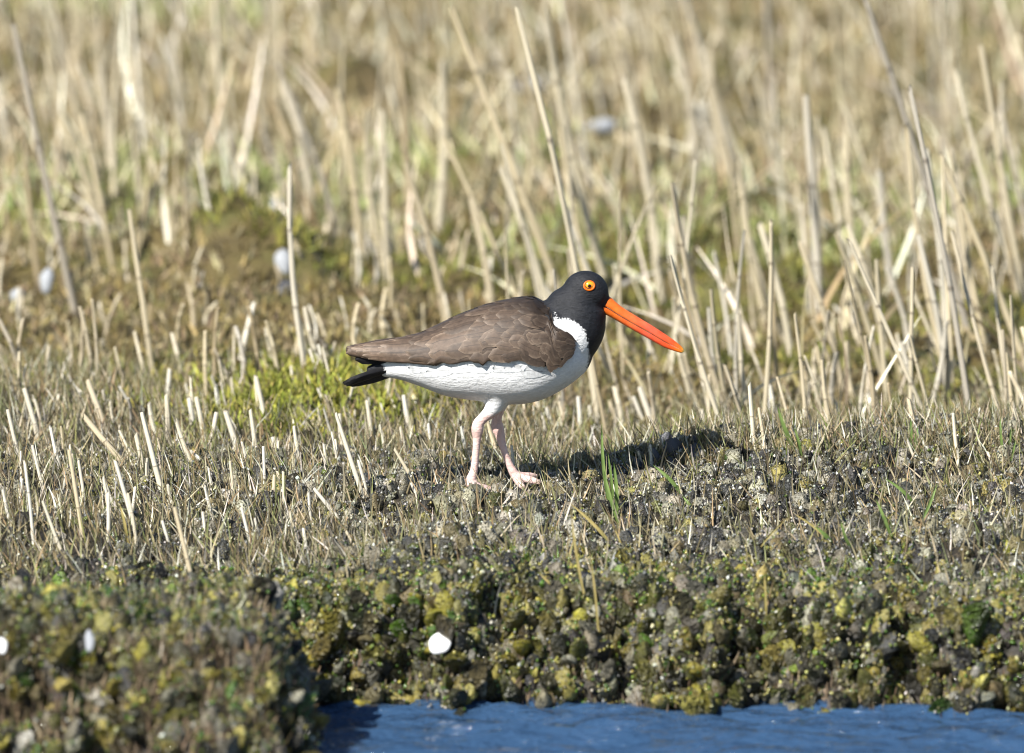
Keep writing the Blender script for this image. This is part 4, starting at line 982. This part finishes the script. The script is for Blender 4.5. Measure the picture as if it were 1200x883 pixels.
# ------------------------------------------------------------------ green grass plants, shells, dark clump
def grass_plant(blist, label, mat=M_GREEN, group=None):
    """blist: (tip x, tip y, base x, base y, width px, bow px)"""
    b0 = hit(blist[0][2], blist[0][3]); root = bpy.data.objects.new('grass_plant', None); COL.objects.link(root); root.location = b0; root.empty_display_size = 0.02
    for (xt, yt, xb, yb, wp, bow) in blist:
        b_ = hit(xb, yb); yy = b_.y + random.uniform(-.012, .004); n = 8; V = []
        for i in range(n + 1):
            t = i / n; px = xb + (xt - xb) * t + bow * math.sin(math.pi * t); py = yb + (yt - yb) * t - abs(bow) * 0.3 * math.sin(math.pi * t)
            hw = wp / 2 * (1 - t ** 3) ** 0.8 * (0.7 + 0.5 * math.sin(min(1, t * 1.6) * math.pi / 2)) + 0.15
            d = Vector((xt - xb, yt - yb)).normalized(); nx, ny = -d.y, d.x
            yv = b_.y + (yy - b_.y) * t - 0.006 * math.sin(math.pi * t)
            for u, dd in ((-1, 0), (0, 0.0015), (1, 0)): V.append(at_y(px + nx * hw * u, py + ny * hw * u, yv + dd) - b0)
        F = [(3*i+j, 3*i+j+1, 3*i+j+4, 3*i+j+3) for i in range(n) for j in range(2)]
        link('blade', mesh_np('blade', np.array([v[:] for v in V]), np.array(F)), mat, root)
    tag(root, label, 'grass', group); return root
grass_plant([(705, 498, 716, 604, 3.6, -3), (719, 542, 722, 612, 4.2, 2), (708, 552, 728, 622, 3.6, -2), (712, 530, 719, 600, 3, 1)], 'tuft of fresh green blades standing just in front of the bird\'s breast')
grass_plant([(911, 476, 936, 535, 4.2, -3), (930, 500, 940, 545, 3, 2)], 'broad green blade arching over the crest beside the slender white stalk')
grass_plant([(765, 545, 800, 582, 4, 3), (800, 582, 812, 600, 3, 1)], 'thin green blade slanting below the dark mussel clump')
grass_plant([(1067, 490, 1066, 530, 3.4, 1), (1075, 500, 1070, 532, 4, 1)], 'short upright green blade beside a white cut stalk on the crest')
grass_plant([(1036, 560, 1076, 600, 3.8, 5), (1098, 566, 1074, 620, 3.2, 3)], 'green blade bent over the grey crusted bank')
grass_plant([(1026, 585, 1046, 635, 3.4, 1)], 'single short green blade leaning on the grey mussels')
grass_plant([(955, 617, 978, 645, 4.5, 3), (985, 610, 1000, 650, 3, -2)], 'short folded green leaf lying among mussels')
grass_plant([(668, 590, 690, 722, 2.6, -3), (690, 640, 702, 770, 2.4, 2)], 'tall thin yellow-green blade rising from the wet mussels', M_OLIVE)
grass_plant([(668, 590, 722, 646, 3.4, 3), (720, 620, 730, 655, 2, 2)], 'long olive blade fallen across the bank under the bird', M_OLIVE)
grass_plant([(632, 672, 676, 706, 2.6, -5)], 'bent straw-coloured blade lying over algae-covered mussels', M_OLIVE)
grass_plant([(895, 670, 897, 735, 2.6, 1)], 'lone upright yellow-green blade near the waterline', M_OLIVE)
grass_plant([(925, 605, 878, 660, 2, -3), (930, 602, 975, 640, 2.6, 4)], 'folded dry tan blade making an arch above the mussels', M_OLIVE)
grass_plant([(1185, 500, 1178, 540, 2.4, 1), (1172, 488, 1176, 538, 2.8, -1), (1190, 515, 1182, 545, 2.4, 1)], 'loose green blades among wiry brown crest grass', M_GREEN)
grass_plant([(140, 590, 150, 640, 3, 1), (240, 700, 235, 735, 4, 1)], 'small olive blade among the stubble on the tail side', M_OLIVE)

def shell_mesh(seed, flat=0.28):
    bm = bmesh.new(); bmesh.ops.create_icosphere(bm, subdivisions=3, radius=1); rg = np.random.default_rng(seed)
    V = np.array([v.co[:] for v in bm.verts]); F = np.array([[v.index for v in f.verts] for f in bm.faces]); bm.free()
    a = np.arctan2(V[:, 2], V[:, 0]); rr = 1 + 0.07 * np.sin(2 * a + seed) + 0.05 * np.sin(3 * a + 2 * seed) + 0.03 * np.sin(5 * a)
    V[:, 0] *= rr; V[:, 2] *= rr; V[:, 1] = V[:, 1] * flat - 0.12 * (V[:, 0] ** 2 + V[:, 2] ** 2); return mesh_np('shell', V, F)
def shell(name, px, py, w_, h_, label, cat, mat, seed, y=None, flat=0.28, tilt=0.0):
    p = hit(px, py + h_ * 0.45) if y is None else at_y(px, py, y)
    k = (p.y - CAM.y) / DIST; c = at_y(px, py, p.y - (0.05 if y is None else 0.004))
    o = link(name, shell_mesh(seed, flat), mat); o.location = c; o.rotation_euler = (-0.35, 0, tilt); o.scale = (w_ / 2 / S * k, max(w_, h_) / 2 / S * k, h_ / 2 / S * k)
    tag(o, label, cat); return o
shell('bleached_shell', 515, 755, 25, 27, 'bright white rounded shell lying on the algae bank above the water', 'shell', M_WHITE, 1)
shell('bleached_shell', 317, 738, 15, 16, 'small round white shell among blurred mussels on the near spur', 'shell', M_WHITE, 2)
shell('bleached_shell', 2, 757, 13, 20, 'white shell at the outer end of the near spur', 'shell', M_WHITE, 3)
shell('bleached_shell', 105, 752, 12, 26, 'narrow white shell standing upright on the near spur', 'shell', M_GREYSHELL, 4)
shell('grey_shell', 722, 656, 9, 15, 'pale blue-grey shell below the long fallen blade', 'shell', M_GREYSHELL, 5, flat=.2)
shell('grey_shell', 55, 330, 17, 32, 'blurred grey shell standing upright in the background by a leaning reed', 'shell', M_GREYSHELL, 6, y=1.95, flat=.5)
shell('grey_shell', 20, 347, 16, 18, 'blurred grey pebble beside the upright grey shell', 'pebble', M_GREYSHELL, 7, y=1.9, flat=.8)
shell('bleached_shell', 325, 245, 18, 28, 'blurred white shell perched above the mossy mound', 'shell', M_GREYSHELL, 8, y=2.6, flat=.5)
shell('grey_shell', 332, 308, 20, 34, 'blurred grey shell beside the mossy mound\'s dark hollow', 'shell', M_GREYSHELL, 9, y=2.0, flat=.5)
shell('bleached_shell', 228, 262, 14, 14, 'small blurred pale pebble behind the mossy mound', 'pebble', M_GREYSHELL, 10, y=2.5, flat=.8)
shell('pale_stone', 622, 103, 40, 22, 'blurred pale stone lying among the far reeds', 'stone', M_GREYSHELL, 11, y=4.1, flat=.8)
shell('grey_stone', 706, 150, 40, 20, 'blurred darker grey stone among the far reeds', 'stone', M_GREYSHELL, 12, y=3.6, flat=.8)
shell('hollow_shade', 336, 342, 30, 30, 'blurred black lump standing in for shade at the foot of the mossy mound', 'stone', M_DARKSHADE, 14, y=1.86, flat=.7)  # black lump added as the dark of the mound's hollow
clump = bpy.data.objects.new('mussel_clump', None); COL.objects.link(clump); c0 = hit(795, 545); clump.location = c0; clump.empty_display_size = 0.03  # dark mussels; their black also stands in for the bird's cast shadow
tag(clump, 'clump of mussels, their black partly painted bird shadow, on the bank crest below the bill', 'mussel clump')
for i, (px, py, s0) in enumerate([(755, 546, 15), (728, 548, 9), (772, 540, 17), (790, 530, 20), (803, 524, 19), (815, 535, 17), (800, 545, 15), (835, 530, 14), (850, 524, 10), (783, 520, 14), (822, 520, 13)]):
    p = hit(px, py + s0 * .4); me = mesh_np('shell', MU[i % 5][0], MU[i % 5][1]); o = link('shell', me, M_DARKSHADE, clump)
    q = Matrix.Translation(p - c0 - Vector((0, 0, s0 / S * 0.9))) @ Matrix.Rotation(random.uniform(0, 6), 4, 'Z') @ Matrix.Rotation(random.gauss(0, .4), 4, 'X')
    o.matrix_local = q @ Matrix.Diagonal((s0 / S * 2.3, s0 / S * 2.3, s0 / S * 2.2, 1))
